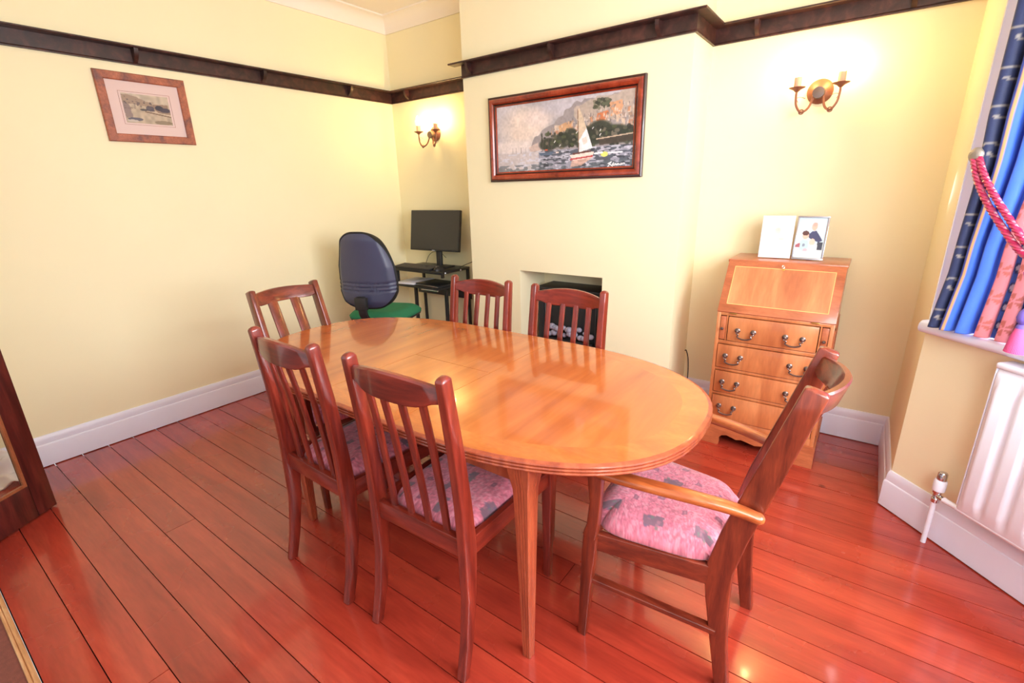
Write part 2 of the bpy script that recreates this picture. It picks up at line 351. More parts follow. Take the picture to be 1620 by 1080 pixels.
# picture rails (shelf plus brackets)
def rail(name, Mx, runs, shelf_runs, brackets, label):
    b = MB(); b.M = Mx
    for a0, a1, m0, m1 in runs:
        pr_ = [(0, HR), (.016, HR), (.016, HR+.006), (.013, HR+.012), (.013, HR+.084), (0, HR+.084)]
        b.rings([[(a0+m0*u, u, v) for u, v in pr_], [(a1+m1*u, u, v) for u, v in pr_]])
    o = S(name, b, M['rail'], label, 'picture rail', angle=25)
    sh = MB(); sh.M = Mx
    for a0, a1, m0, m1 in shelf_runs:
        pr_ = [(0, HR+.0842), (.070, HR+.0842), (.074, HR+.088), (.074, HR+.093), (.070, HR+.096), (0, HR+.096)]
        sh.rings([[(a0+m0*u, u, v) for u, v in pr_], [(a1+m1*u, u, v) for u, v in pr_]])
    sh.build('shelf', M['rail'], o, angle=25)
    for s_ in brackets:
        k = MB(); k.M = Mx
        k.prism([(.0132, HR+.0838), (.066, HR+.0838), (.064, HR+.066), (.056, HR+.046), (.042, HR+.030), (.028, HR+.022), (.0132, HR+.010)], s_-.011, s_+.011, 'yz')
        k.build('bracket', M['rail'], o)
    return o
rail('trim_3', frame2((XL, 0), (0, 1), (1, 0)), [(0, YB, 0, -1)], [(0, YB, 0, -1)], (.55, 1.317, 2.094, 2.83), 'dark wood picture rail along the long left wall')
rail('trim_4', frame2((XL, YB), (1, 0), (0, -1)), [(0, C0-XL, 1, 0)], [(0, C0-XL, 1, 0)], (-3.496-XL,), 'dark wood picture rail above the desk alcove')
rail('trim_5', frame2((C0, YC), (1, 0), (0, -1)), [(0, C1-C0, 0, 1)], [(-.075, C1-C0, 0, 1)], (.085, .765, 1.446), 'dark wood picture rail over the harbour painting')
rail('trim_6', frame2((C1, YC), (0, 1), (1, 0)), [(0, YB-YC, -1, -1)], [(0, YB-YC, -1, -1)], (), 'short dark picture rail on the chimney breast side')
rail('trim_7', frame2((C1, YB), (1, 0), (0, -1)), [(0, XR-C1, 1, 0)], [(0, XR-C1, 1, 0)], (.237, .916), 'dark wood picture rail above the bureau alcove')
# coving
def coving(name, Mx, runs, label):
    pts = [(0, HC), (.012, HC), (.014, HC+.012)] + [(.014+.086*(1-math.cos(a)), HC+.012+.088*math.sin(a)) for a in [PI/2*k/7 for k in range(1, 8)]] + [(.112, HT-.012), (.112, HT), (0, HT)]
    b = MB(); b.M = Mx
    for a0, a1, m0, m1 in runs: b.rings([[(a0+m0*u, u, v) for u, v in pts], [(a1+m1*u, u, v) for u, v in pts]])
    return S(name, b, M['ceil'], label, 'coving')
coving('trim_8', frame2((XL, 0), (0, 1), (1, 0)), [(0, YB, 0, -1)], 'white coving above the long left wall')
coving('trim_9', frame2((XL, YB), (1, 0), (0, -1)), [(0, C0-XL, 1, -1)], 'white coving above the desk alcove')
coving('trim_10', frame2((C0, YC), (1, 0), (0, -1)), [(0, C1-C0, -1, 1)], 'white coving along the chimney breast')
coving('trim_11', frame2((C1, YB), (1, 0), (0, -1)), [(0, XR-C1, 1, -1)], 'white coving above the bureau alcove')

# floor: dark base plus single boards
fl = S('floor', MB().box(XL, BX, .013, YB, -.06, -.022), M['gap'], 'varnished red floorboards of the dining room', 'floor')
def xmax(y):
    if y > YN: return XR
    if y > BY1: return XR + (YN-y)
    if y > BY0: return BX
    return BX - (BY0-y)
rows = [.0145+.1309*i for i in range(26)]; rows[-1] = YB
rr = random.Random(11)
for i in range(25):
    ya, yb_ = rows[i]+.0016, rows[i+1]-.0016
    segs = [(XL, None)]
    if yb_ > YC+.03: segs = [(XL, C0), (FX0, FX1), (C1, None)]
    for xa, xb in segs:
        xe = (xb, xb) if xb is not None else (xmax(ya), xmax(yb_))
        cuts = []
        if xe[0]-xa > 2.5:
            if i % 3 == 1: cuts = [xa + rr.uniform(.9, 3.0)]
            if i == 14: cuts = [-.30]
            if i in (13, 15): cuts = [-.27 if i == 13 else -2.2]
        ends = [xa] + cuts
        for j, e0 in enumerate(ends):
            last = j == len(ends)-1
            e1 = xe if last else (ends[j+1]-.0012,)*2
            a0 = e0 + (.0012 if j else 0)
            dz = rr.uniform(-.0012, 0)
            b = MB(); b.rings([[(0, ya-rows[i], -.022), (e1[0]-a0, ya-rows[i], -.022), (e1[1]-a0, yb_-rows[i], -.022), (0, yb_-rows[i], -.022)],
                               [(0, ya-rows[i], dz), (e1[0]-a0, ya-rows[i], dz), (e1[1]-a0, yb_-rows[i], dz), (0, yb_-rows[i], dz)]])
            b.build('floorboard', M['floor'], fl, smooth=False, loc=(a0, rows[i], 0))
TP = [(-.014, -.02), (.012, -.02), (.012, .0), (.006, .006), (-.001, .007), (-.003, .003), (-.005, .007), (-.012, .007), (-.014, .003)]
b = MB().rings([[(x_, u, v) for u, v in TP] for x_ in (-2.99, .27)])
S('trim_12', b, M['thr'], 'worn wooden threshold strip at the doorway', 'threshold')
S('floor_carpet', MB().box(-4.2, 1.6, -2.6, -.0142, -.06, 0), M['carpet'], 'brown carpet beyond the doorway threshold', 'carpet')

# glazed door leaf standing open at the left edge
dd = Vector((.148, -.235, 0)).normalized(); dn = Vector((.235, .148, 0)).normalized()
DM = Matrix(((dd.x, dn.x, 0, -3.169), (dd.y, dn.y, 0, .306), (0, 0, 1, 0), (0, 0, 0, 1)))   # local (s from free edge, towards camera, z)
def db(): b = MB(); b.M = DM; return b
DWD = .40
dr = S('door_1', db().rbox(0, .092, -.042, 0, .008, 2.08, .003), M['door'], 'dark wood glazed door standing open at the left edge', 'door')
db().rbox(DWD-.092, DWD, -.042, 0, .008, 2.08, .003).build('stile', M['door'], dr)
db().rbox(.0925, DWD-.0925, -.042, 0, .008, .178, .003).build('bottom_rail', M['door'], dr)
db().rbox(.0925, DWD-.0925, -.042, 0, 1.98, 2.08, .003).build('top_rail', M['door'], dr)
db().box(.106, DWD-.106, -.024, -.019, .19, 1.97).build('pane', M['pane'], dr, smooth=False)
bd = db()
for z0, z1 in ((.1782, .192), (1.966, 1.9798)): bd.box(.0928, DWD-.0928, -.014, -.003, z0, z1)
for s0 in (.0928, DWD-.1068): bd.box(s0, s0+.014, -.014, -.003, .192, 1.966)
bd.build('glazing_bead', M['bead'], dr)
# white cloth lying on the floor behind the glass
b = MB(); NX, NY = 26, 16; vs = []
for j in range(NY):
    for i in range(NX):
        u, v = i/(NX-1), j/(NY-1)
        x = -3.714+.12*u; y = .08+.20*v+.02*math.sin(9*u)
        z = .006+.16*max(0, (1-u*1.25))**1.5+.018*(1+math.sin(17*u+5*v))*(.3+.7*(1-u)) + .012*(1+math.sin(13*v))
        vs.append((x, y, z))
b.add(vs, [(j*NX+i, j*NX+i+1, (j+1)*NX+i+1, (j+1)*NX+i) for j in range(NY-1) for i in range(NX-1)])
o = tag(b.build('white_cloth', M['cloth']), 'crumpled white cloth on the floor seen through the door glass', 'cloth')
sm = o.modifiers.new('thick', 'SOLIDIFY'); sm.thickness = .004; sm.offset = 1

# ------------------------------------------------------------------ little raster painter for pictures and woven patterns
class Pic:
    def __init__(s, W, H, base=(255, 255, 255)):
        s.W, s.H = W, H; s.a = np.ones((H, W, 3))*np.array(base, float)
        s.x, s.y = np.meshgrid((np.arange(W)+.5)/W, (np.arange(H)+.5)/H)     # y down
    def put(s, mask, c, al=1.):
        m = np.clip(mask.astype(float)*al, 0, 1)[..., None]; s.a = s.a*(1-m) + np.array(c, float)*m
    def poly(s, P, c, al=1., rough=0):
        x, y = s.x, s.y
        if rough: x = x + (s.noise(26)-.5)*rough; y = y + (s.noise(26)-.5)*rough
        ins = np.zeros_like(x, bool); n = len(P)
        for i in range(n):
            (x1, y1), (x2, y2) = P[i], P[(i+1) % n]
            if y1 == y2: continue
            ins ^= ((y1 > y) != (y2 > y)) & (x < (x2-x1)*(y-y1)/(y2-y1)+x1)
        s.put(ins, c, al)
    def ell(s, cx, cy, rx, ry, c, al=1., ang=0, soft=0):
        dx, dy = s.x-cx, s.y-cy; ca, sa = math.cos(ang), math.sin(ang)
        d = ((dx*ca+dy*sa)/rx)**2 + ((-dx*sa+dy*ca)/ry)**2
        s.put(np.clip((1-d)/soft, 0, 1) if soft else d < 1, c, al)
    def line(s, x1, y1, x2, y2, wd, c, al=1.):
        asp = s.W/s.H; px, py = s.x*asp, s.y; x1 *= asp; x2 *= asp
        t = np.clip(((px-x1)*(x2-x1)+(py-y1)*(y2-y1))/max(1e-9, (x2-x1)**2+(y2-y1)**2), 0, 1)
        s.put(np.hypot(px-x1-t*(x2-x1), py-y1-t*(y2-y1)) < wd, c, al)
    def noise(s, n, m=None):
        asp = s.W/s.H; m = m or max(2, int(n/asp)); g = RNG.random((m+2, n+2))
        X = s.x*n; Y = s.y*m; i = X.astype(int); j = Y.astype(int); fx = X-i; fy = Y-j; fx = fx*fx*(3-2*fx); fy = fy*fy*(3-2*fy)
        return (g[j, i]*(1-fx)+g[j, i+1]*fx)*(1-fy)+(g[j+1, i]*(1-fx)+g[j+1, i+1]*fx)*fy
    def lincol(s): return lin(np.clip(s.a, 0, 255)).reshape(-1, 3)
def pic_mesh(pic, name, material, parent, fn):
    "flat grid, one vertex for each dot; fn(u, v) -> point, u right, v down"
    W, H = pic.W, pic.H; b = MB()
    vs = [fn(i/(W-1), j/(H-1)) for j in range(H) for i in range(W)]
    b.v = [tuple(p) for p in vs]; b.f = [(j*W+i, (j+1)*W+i, (j+1)*W+i+1, j*W+i+1) for j in range(H-1) for i in range(W-1)]
    return b.build(name, material, parent, smooth=False, colors=pic.lincol())

# ------------------------------------------------------------------ dining table
TZ = .78; TCX, TCY = -1.3915, 1.43; TA, TB = .845, .53; LX0, LX1 = -1.612, -1.171
def outline(inset, n=44):
    "closed outline, D ends with a straight leaf between; starts at right seam near side, counter clockwise"
    a, bb = TA-inset, TB-inset; P = []
    def q(t): c, s_ = math.cos(t), math.sin(t); return (abs(c)**(2/2.5)*(1 if c >= 0 else -1)*a, abs(s_)**(2/2.5)*(1 if s_ >= 0 else -1)*bb)
    R = [(LX1+q(t)[0], TCY+q(t)[1]) for t in [-PI/2+PI*k/n for k in range(n+1)]]
    Lh = [(LX0+q(t)[0], TCY+q(t)[1]) for t in [PI/2+PI*k/n for k in range(n+1)]]
    return R, Lh
table = thing('dining_table', 'oval honey coloured wooden dining table with reeded edge', 'table', (0, 0, 0))
R0, Lf0 = outline(.006); R1, Lf1 = outline(.088); G = .0011
b = MB().prism([(max(x, LX1+G), y) for x, y in R1], TZ-.024, TZ); b.build('table_top_half', M['top'], table, smooth=False)
b = MB().prism([(min(x, LX0-G), y) for x, y in Lf1], TZ-.024, TZ); b.build('table_top_half', M['top'], table, smooth=False)
YI0, YI1 = TCY-TB+.088, TCY+TB-.088
MB().box(LX0+G, LX1-G, YI0, TCY-G, TZ-.024, TZ).build('leaf_panel', M['top'], table, smooth=False)
MB().box(LX0+G, LX1-G, TCY+G, YI1, TZ-.024, TZ).build('leaf_panel', M['top'], table, smooth=False)
for A_, B_ in ((R0, R1), (Lf0, Lf1)):
    b = MB(); n = len(A_)
    b.rings([[(A_[i][0], A_[i][1], TZ-.024), (A_[i][0], A_[i][1], TZ), (B_[i][0], B_[i][1], TZ), (B_[i][0], B_[i][1], TZ-.024)] for i in range(n)])
    b.build('crossband', M['band'], table, smooth=False)
for y0, y1 in ((TCY-TB+.006, YI0-.0004), (YI1+.0004, TCY+TB-.006)):
    MB().box(LX0+G, LX1-G, y0, y1, TZ-.024, TZ).build('crossband', M['band'], table, smooth=False)
# reeded edge: three beads
prof = [(.006, TZ), (.002, TZ-.0008)]
for k in range(3):
    zc = TZ-.0075-.0105*k
    prof += [(-.004+.0045*math.cos(a)*-1, zc+.0048*math.sin(a)) for a in (PI/2, PI/4, 0, -PI/4, -PI/2)]
    prof += [(.0, zc-.0052)]
prof += [(.02, TZ-.034), (.02, TZ-.024)]
full = R0 + Lf0; nn = len(full); b = MB(); rg = []
for i, (x, y) in enumerate(full):
    x0_, y0_ = full[i-1]; x1_, y1_ = full[(i+1) % nn]; t = Vector((x1_-x0_, y1_-y0_)).normalized(); nx, ny = -t.y, t.x   # inward
    rg.append([(x+nx*(o_-.006), y+ny*(o_-.006), z) for o_, z in prof])
b.rings(rg, closed=True); b.build('reeded_edge', M['tleg'], table)
LEGS = [(-.706, 1.005), (-1.962, 1.0), (-.706, 1.855), (-1.962, 1.86)]
ap = MB().box(-1.962+.03, -.706-.03, .990, 1.012, .672, TZ-.0345); ap.build('apron_rail', M['tleg'], table)
MB().box(-1.962+.03, -.706-.03, 1.848, 1.870, .672, TZ-.0345).build('apron_rail', M['tleg'], table)
MB().box(-.722, -.70, 1.04, 1.82, .672, TZ-.0345).build('apron_rail', M['tleg'], table)
MB().box(-1.967, -1.945, 1.04, 1.82, .672, TZ-.0345).build('apron_rail', M['tleg'], table)
for lx, ly in LEGS:
    b = MB(); sx = 1 if lx > -1.3 else -1; sy = 1 if ly > 1.4 else -1
    pts = [(0, .03, 0), (.10, .034, 0), (.40, .046, 0), (.60, .054, .000), (.655, .058, .002), (.685, .068, .006), (.715, .078, .009), (TZ-.0345, .080, .010)]
    rg = []
    for z, w_, d_ in pts:
        sec = []
        h = w_/2; gr = .0022 if z > 0 else .0015
        # square section with three grooves on the outward and both side faces
        for f in range(4):
            ang = f*PI/2; ca, sa = math.cos(ang), math.sin(ang)
            prof_ = [(-h+.003, h), (-.0125, h), (-.0100, h-gr), (-.0075, h), (-.0025, h), (0, h-gr), (.0025, h), (.0075, h), (.0100, h-gr), (.0125, h), (h-.003, h), (h, h-.003)]
            for u, v in prof_: sec.append((lx - sx*d_*.0 + u*ca+v*sa, ly + (-u*sa+v*ca), z))
        rg.append(sec[::-1])
    b.rings(rg); b.build('leg', M['tleg'], table, angle=25)

# ------------------------------------------------------------------ woven seat fabric
def fabric_pic(n, seed):
    p = Pic(n, n, (210, 116, 134))
    v = p.noise(min(n, 60))*.5+p.noise(min(n, 118))*.5; p.a *= (.78+.46*v)[..., None]
    p.put(p.noise(44) > .66, (226, 160, 172), .5); p.put(p.noise(80) > .72, (178, 84, 108), .5)
    r = random.Random(seed); k = 0
    for j in range(5):
        for i in range(4):
            cx = (i+.5+(j % 2)*.5)/4.2+r.uniform(-.02, .02); cy = (j+.5)/5+r.uniform(-.02, .02); a = r.uniform(-.2, .2)
            big = (i+j) % 2 == 0
            w_, h_ = (.034, .078) if big else (.022, .028)
            P = [(cx+ca*w_*math.cos(a)-cb_*h_*math.sin(a), cy+ca*w_*math.sin(a)+cb_*h_*math.cos(a)) for ca, cb_ in ((-1, -1), (1, -1), (1, 1), (-1, 1))]
            p.poly(P, (122, 92, 106) if big else (146, 84, 106), .92, rough=.008)
            if big:
                for _ in range(9): p.ell(cx+r.uniform(-.05, .05), cy+r.uniform(-.055, .055), .010, .014, r.choice([(108, 118, 108), (164, 108, 122), (110, 92, 118)]), .7)
            else: p.ell(cx, cy, .010, .009, (176, 120, 130), .8)
    return p
def cushion(mb_name, parent, hw_f, hw_r, yf, yr, z0, h, bow, over=0, n=56, seed=1, edge=.18):
    """padded seat; trapezoid plan, front bowed"""
    p = fabric_pic(n, seed); b = MB(); vs = []
    def plan(u, v):
        hw = hw_r+(hw_f-hw_r)*v; x = (u*2-1)*hw
        y = yr+(yf-yr)*v + bow*v*(1-(u*2-1)**2)
        k = .06*min(hw_f, .3)
        return x, y
    rows_ = []
    def warp(t): return t
    for j in range(n):
        for i in range(n):
            u, v = i/(n-1), j/(n-1)
            du = min(u, 1-u)/edge; dv = min(v, 1-v)/edge
            e = (1-max(0, 1-min(du, 1))**2.4)*(1-max(0, 1-min(dv, 1))**2.4)
            # round the plan corners
            uu, vv = u*2-1, v*2-1; r_ = max(abs(uu), abs(vv)); q = (abs(uu)**5+abs(vv)**5)**.2
            s_ = r_/q if q > 0 else 1
            x, y = plan((uu*s_+1)/2, (vv*s_+1)/2)
            vs.append((x, y, z0+h*(.12+.88*e**.6)))
    fs = [(j*n+i, j*n+i+1, (j+1)*n+i+1, (j+1)*n+i) for j in range(n-1) for i in range(n-1)]
    ring = [i for i in range(n)] + [j*n+n-1 for j in range(1, n)] + [(n-1)*n+i for i in range(n-2, -1, -1)] + [j*n for j in range(n-2, 0, -1)]
    base = len(vs); cols = list(p.lincol())
    for q in ring: x, y, z = vs[q]; vs.append((x*.97, y*.985+.004, z0)); cols.append(cols[q]*.9)
    m = len(ring)
    for k in range(m): fs.append((ring[k], base+k, base+(k+1) % m, ring[(k+1) % m]))
    fs.append(tuple(base+k for k in range(m)))
    b.add(vs, fs); return b.build(mb_name, M['fabric'], parent, colors=np.array(cols), angle=70)

# ------------------------------------------------------------------ slat back dining chair (faces +y, rear feet on y = 0)
def side_chair(label):
    t = thing('dining_chair', label, 'chair', group='slat back dining chairs round the table')
    K = 'chair'; W = M[K]; CH = 1.035
    yp = lambda z: float(np.interp(z, [0, .12, .28, .46, .60, .80, CH], [0, .030, .056, .066, .062, .046, .018]))
    zs = [0, .06, .12, .2, .28, .36, .43, .49, .55, .62, .7, .8, .9, .97, CH-.012]
    for sx in (-1, 1):
        pts = []
        for z in zs:
            wd = float(np.interp(z, [0, .45, 1.03], [.030, .034, .031])); dp = float(np.interp(z, [0, .25, .45, .6, 1.03], [.034, .044, .060, .052, .040]))
            pts.append((sx*float(np.interp(z, [0, .46, CH], [.203, .197, .192])), yp(z), z, wd, dp))
        bar(MB(), pts, (1, 0, 0), .006, cap1=.014).build('back_post', W, t)
    # shaped crest rail, bowed backwards
    b = MB(); rg = []; n = 14
    for k in range(n+1):
        u = -1+2*k/n; x = u*.178; yb = yp(.985)-.030*(1-u*u)
        top = .998+.024*(1-u*u); bot = .948-.016*(1-min(1, abs(u)/.82)**6)
        if abs(u) > .8: bot = .932+.016+(abs(u)-.8)/.2*.004
        rg.append([(x, yb-.011, bot+.004), (x, yb-.007, bot), (x, yb+.007, bot), (x, yb+.011, bot+.004), (x, yb+.011, top-.006), (x, yb+.006, top), (x, yb-.006, top), (x, yb-.011, top-.006)])
    b.rings(rg); b.build('crest_rail', M[K+'_x'], t)
    for k in range(4):
        x0, x1 = (-.117+.078*k), (-.112+.0747*k); pts = []
        for z in [.492, .56, .64, .72, .80, .88, .945]:
            f = (z-.492)/.45; u = x1/.178
            y = yp(z)-.030*(1-u*u)*f - .018*math.sin(PI*f)*0 + .004
            pts.append((x0+(x1-x0)*f, y, z, .027, .013))
        bar(MB(), pts, (1, 0, 0), .004).build('slat', W, t)
    MB().rbox(-.181, .181, .050, .076, .425, .492, .003).build('rear_rail', M[K+'_x'], t)
    for sx in (-1, 1):
        b = MB(); bar(b, [(sx*.200, .088, .458, .022, .066), (sx*.214, .51, .458, .022, .066)], (1, 0, 0), .003); b.build('side_rail', M[K+'_y'], t)
        bar(MB(), [(sx*.212, .530, 0, .027, .027), (sx*.214, .530, .30, .036, .036), (sx*.215, .530, .491, .042, .042)], (1, 0, 0), .004).build('front_leg', W, t)
    MB().rbox(-.193, .193, .520, .542, .425, .491, .003).build('front_rail', M[K+'_x'], t)
    cushion('seat_pad', t, .200, .178, .522, .082, .470, .050, .0, n=90, seed=3)
    return t
lab = {1: 'dining chair on the near side, nearer the glazed door', 2: 'dining chair in front, beside the near table leg',
       3: 'dining chair across the table, nearer the office chair', 4: 'dining chair across the table, in front of the fireplace'}
lab = {k: 'dark mahogany slat-back '+v for k, v in lab.items()}
ch2 = side_chair(lab[2]); ch2.location = (-1.035, .808, 0); ch2.rotation_euler = (0, 0, math.radians(2))
dup(ch2, (-1.600, .795, 0), math.radians(-1), lab[1])
dup(ch2, (-1.700, 2.045, 0), math.radians(180), lab[3])
dup(ch2, (-1.146, 2.045, 0), math.radians(180), lab[4])

# ------------------------------------------------------------------ carver (arm) chair
def carver(label):
    t = thing('carver_chair', label, 'armchair', group='carver chairs at the table ends')
    K = 'carver'; W = M[K]; CH = 1.03
    yp = lambda z: float(np.interp(z, [0, .2, .36, .44, .56, CH], [0, .030, .048, .046, .020, -.112]))
    zs = [0, .08, .16, .24, .32, .38, .44, .50, .56, .66, .76, .86, .96, CH-.008]
    for sx in (-1, 1):
        pts = []
        for z in zs:
            dp = float(np.interp(z, [0, .2, .40, .6, 1.03], [.040, .050, .074, .070, .054])); wd = .030
            pts.append((sx*float(np.interp(z, [0, .44, CH], [.184, .184, .178])), yp(z), z, wd, dp))
        bar(MB(), pts, (1, 0, 0), .005, cap1=.008).build('back_post', W, t)
    b = MB(); rg = []; n = 16
    for k in range(n+1):
        u = -1+2*k/n; x = u*.164; yb = yp(.975)-.002-.055*(1-u*u); top = 1.008+.006*(1-u*u); bot = .944
        if abs(u) > .86: bot += (abs(u)-.86)/.14*.012
        sl = .29
        rg.append([(x, yb-.012-sl*(z-.975), z) for z in (bot+.004, top-.006)][::-1][1:] + [(x, yb-.008-sl*(bot-.975), bot), (x, yb+.008-sl*(bot-.975), bot), (x, yb+.012-sl*(bot+.004-.975), bot+.004),
                   (x, yb+.012-sl*(top-.006-.975), top-.006), (x, yb+.007-sl*(top-.975), top), (x, yb-.007-sl*(top-.975), top), (x, yb-.012-sl*(top-.006-.975), top-.006)])
    b.rings(rg); b.build('crest_rail', M['carver_x'], t)
    for sx in (-1, 1):
        pts = []
        for z in [.43, .50, .58, .66, .74, .82, .90, .95]:
            f = (z-.43)/.52; u = .064*sx/.164
            pts.append((sx*.064, yp(z)+.004-.050*(1-u*u)*f**1.3, z, .054, .012))
        bar(MB(), pts, (1, 0, 0), .004).build('slat', W, t)
    MB().rbox(-.168, .168, .030, .056, .368, .432, .003).build('rear_rail', M[K+'_x'], t)
    for sx in (-1, 1):
        bar(MB(), [(sx*.188, .078, .400, .024, .066), (sx*.246, .418, .400, .024, .066)], (1, 0, 0), .003).build('side_rail', M[K+'_y'], t)
        bar(MB(), [(sx*.258, .447, 0, .026, .028), (sx*.258, .438, .2, .031, .036), (sx*.258, .428, .37, .034, .046), (sx*.258, .424, .425, .034, .046)], (1, 0, 0), .004).build('front_leg', W, t)
        bar(MB(), [(sx*.262, .427, .426, .030, .044), (sx*.263, .416, .47, .029, .038), (sx*.262, .410, .56, .027, .036), (sx*.262, .414, .635, .026, .046), (sx*.262, .416, .6585, .026, .052)], (1, 0, 0), .004).build('arm_support', W, t)
        bar(MB(), [(sx*.190, .038, .208, .018, .030), (sx*.250, .420, .245, .018, .030)], (0, 0, 1), .003).build('stretcher', M[K+'_y'], t)
        P = spline([(sx*.214, -.036, .656, .034, .026), (sx*.224, .030, .668, .040, .027), (sx*.248, .13, .678, .045, .027), (sx*.268, .26, .680, .048, .027), (sx*.270, .37, .674, .046, .028), (sx*.260, .456, .668, .034, .028)], 5)
        bar(MB(), P, (1, 0, 0), .011, cap0=.012, cap1=.012).build('arm', M['arm_y'], t)
    # bowed front rail
    b = MB(); rg = []
    for k in range(13):
        u = -1+k/6; x = u*.240; y = .424+.035*(1-u*u)
        rg.append([(x, y-.011, .372), (x, y+.008, .372), (x, y+.013, .386), (x, y+.013, .420), (x, y+.008, .432), (x, y-.011, .432)])
    b.rings(rg); b.build('front_rail', M[K+'_x'], t)
    cushion('seat_cushion', t, .252, .196, .428, .052, .4322, .080, .050, n=120, seed=8, edge=.24)
    return t
ca = carver('worn mahogany carver armchair with pink patterned seat beside the radiator')
ca.location = (-.150, 1.444, 0); ca.rotation_euler = (0, 0, PI/2)
dup(ca, (-2.425, 1.350, 0), -PI/2, 'carver armchair with two broad back slats at the far left table end')

# ------------------------------------------------------------------ bureau
BX0, BX1, BYF, BYR = -.622, -.063, 2.80, 3.255
bu = thing('writing_bureau', 'yew veneer writing bureau with sloping fall front and four drawers', 'bureau', (0, 0, 0))
side = [(BYF+.012, .125), (BYR, .125), (BYR, 1.070), (2.972, 1.070), (BYF+.012, .815)]
for x0, x1 in ((BX0, BX0+.018), (BX1-.018, BX1)): MB().prism(side, x0, x1, 'yz').build('side_panel', M['bur'], bu, smooth=False)
MB().rbox(BX0-.006, BX1+.006, 2.960, BYR+.004, 1.0705, 1.086, .003).build('top', M['bur2'], bu)
MB().box(BX0+.0185, BX1-.0185, BYR-.012, BYR-.001, .125, 1.070).build('back_panel', M['bur2'], bu)
b = MB().box(BX0+.0185, BX1-.0185, BYF+.020, BYR-.013, .14, .80); b.build('carcass', M['felt'], bu, smooth=False)
# face frame rails and stiles
for z0, z1 in ((.125, .168), (.318, .334), (.470, .486), (.630, .650), (.795, .812)): MB().rbox(BX0+.0185, BX1-.0185, BYF+.002, BYF+.0195, z0, z1, .002).build('frame_rail', M['bur'], bu)
for x0, x1 in ((BX0, BX0+.0195), (BX1-.0195, BX1)): MB().rbox(x0, x1, BYF+.001, BYF+.0115, .125, .812, .002).build('frame_stile', M['bur'], bu)
for x0, x1 in ((BX0+.052, BX0+.060), (BX1-.060, BX1-.052)): MB().box(x0, x1, BYF+.003, BYF+.0195, .651, .794).build('loper_divider', M['bur'], bu)
for xc in (BX0+.036, BX1-.036):
    lo = MB().rbox(xc-.0145, xc+.0145, BYF-.001, BYF+.0195, .656, .790, .002).build('loper', M['bur2'], bu)
    MB().lathe([(.002, 0), (.004, -.004), (.004, -.010), (.008, -.014), (.009, -.019), (.006, -.024), (.001, -.025)], (xc, BYF-.001, .722), 12, 'y').build('knob', M['brass'], lo)
def handle(x, z, parent, y):
    b = MB()
    for s_ in (-1, 1):
        b.lathe([(.001, 0), (.0145, 0), (.0145, -.0025), (.011, -.005), (.007, -.006), (.006, -.012), (.0085, -.015), (.008, -.020), (.001, -.023)], (x+s_*.040, y, z), 14, 'y')
    P = spline([(x-.040, y-.014, z), (x-.043, y-.018, z-.012), (x-.031, y-.020, z-.018), (x-.036, y-.020, z-.030), (x-.018, y-.020, z-.039), (x, y-.020, z-.041),
                (x+.018, y-.020, z-.039), (x+.036, y-.020, z-.030), (x+.031, y-.020, z-.018), (x+.043, y-.018, z-.012), (x+.040, y-.014, z)], 4)
    rad = [.0026+.0018*math.sin(PI*k/(len(P)-1)) for k in range(len(P))]
    b.tube(P, rad, 7); b.build('bail_handle', M['brass'], parent)
for z0, z1, x0, x1, hx in ((.654, .791, BX0+.064, BX1-.064, (-.466, -.232)), (.490, .626, BX0+.022, BX1-.022, (-.515, -.192)),
                           (.338, .466, BX0+.022, BX1-.022, (-.516, -.190)), (.172, .314, BX0+.022, BX1-.022, (-.518, -.188))):
    d = MB().rbox(x0, x1, BYF-.006, BYF+.0195, z0, z1, .003).build('drawer', M['bur'], bu)
    zc = {.654: .718, .490: .563, .338: .404, .172: .252}[z0]
    for hx_ in hx: handle(hx_, zc, d, BYF-.0062)
# sloping fall: local frame on the slope
p0 = Vector((0, BYF-.006, .817)); p1 = Vector((0, 2.962, 1.083)); up = (p1-p0); flen = up.length; up.normalize(); nrm = Vector((0, -up.z, up.y))
FMx = Matrix(((1, 0, 0, 0), (0, up.y, nrm.y, p0.y), (0, up.z, nrm.z, p0.z), (0, 0, 0, 1)))   # (x, along slope, out)
def fb(): b = MB(); b.M = FMx; return b
fx0, fx1 = BX0-.002, BX1+.002; ix0, ix1, iv0, iv1 = -.584, -.101, .048, flen-.038
fall = fb().rbox(fx0, fx1, 0, flen, -.018, .000, .004).build('fall_front', M['bur2'], bu)
fb().box(ix0, ix1, iv0, iv1, 0.0002, .0008).build('veneer_field', M['bur'], fall, smooth=False)
b = fb()
for a0, a1, c0, c1 in ((ix0, ix1, iv0, iv0+.003), (ix0, ix1, iv1-.003, iv1), (ix0, ix0+.003, iv0, iv1), (ix1-.003, ix1, iv0, iv1)): b.box(a0, a1, c0, c1, .0006, .0013)
b.build('inlay_line', M['inlay'], fall, smooth=False)
kx = -.343; b = fb(); b.lathe([(.001, 0), (.0075, 0), (.0075, .0015), (.001, .0018)], (kx, flen-.042, .0008), 14)
b.build('escutcheon', M['brassb'], fall)
b = fb(); b.tube([(kx, flen-.042, .001), (kx, flen-.042, .020)], .0022, 8)
b.tube([(kx+.006*math.cos(a), flen-.037+.008*math.sin(a), .024) for a in [2*PI*k/14 for k in range(14)]], .0017, 6, closed=True); b.build('key', M['chrome'], fall)
for xh in (BX0+.085, BX1-.085): MB().rbox(xh-.018, xh+.018, BYF-.008, BYF+.001, .808, .814, .001).build('hinge', M['brassb'], bu)
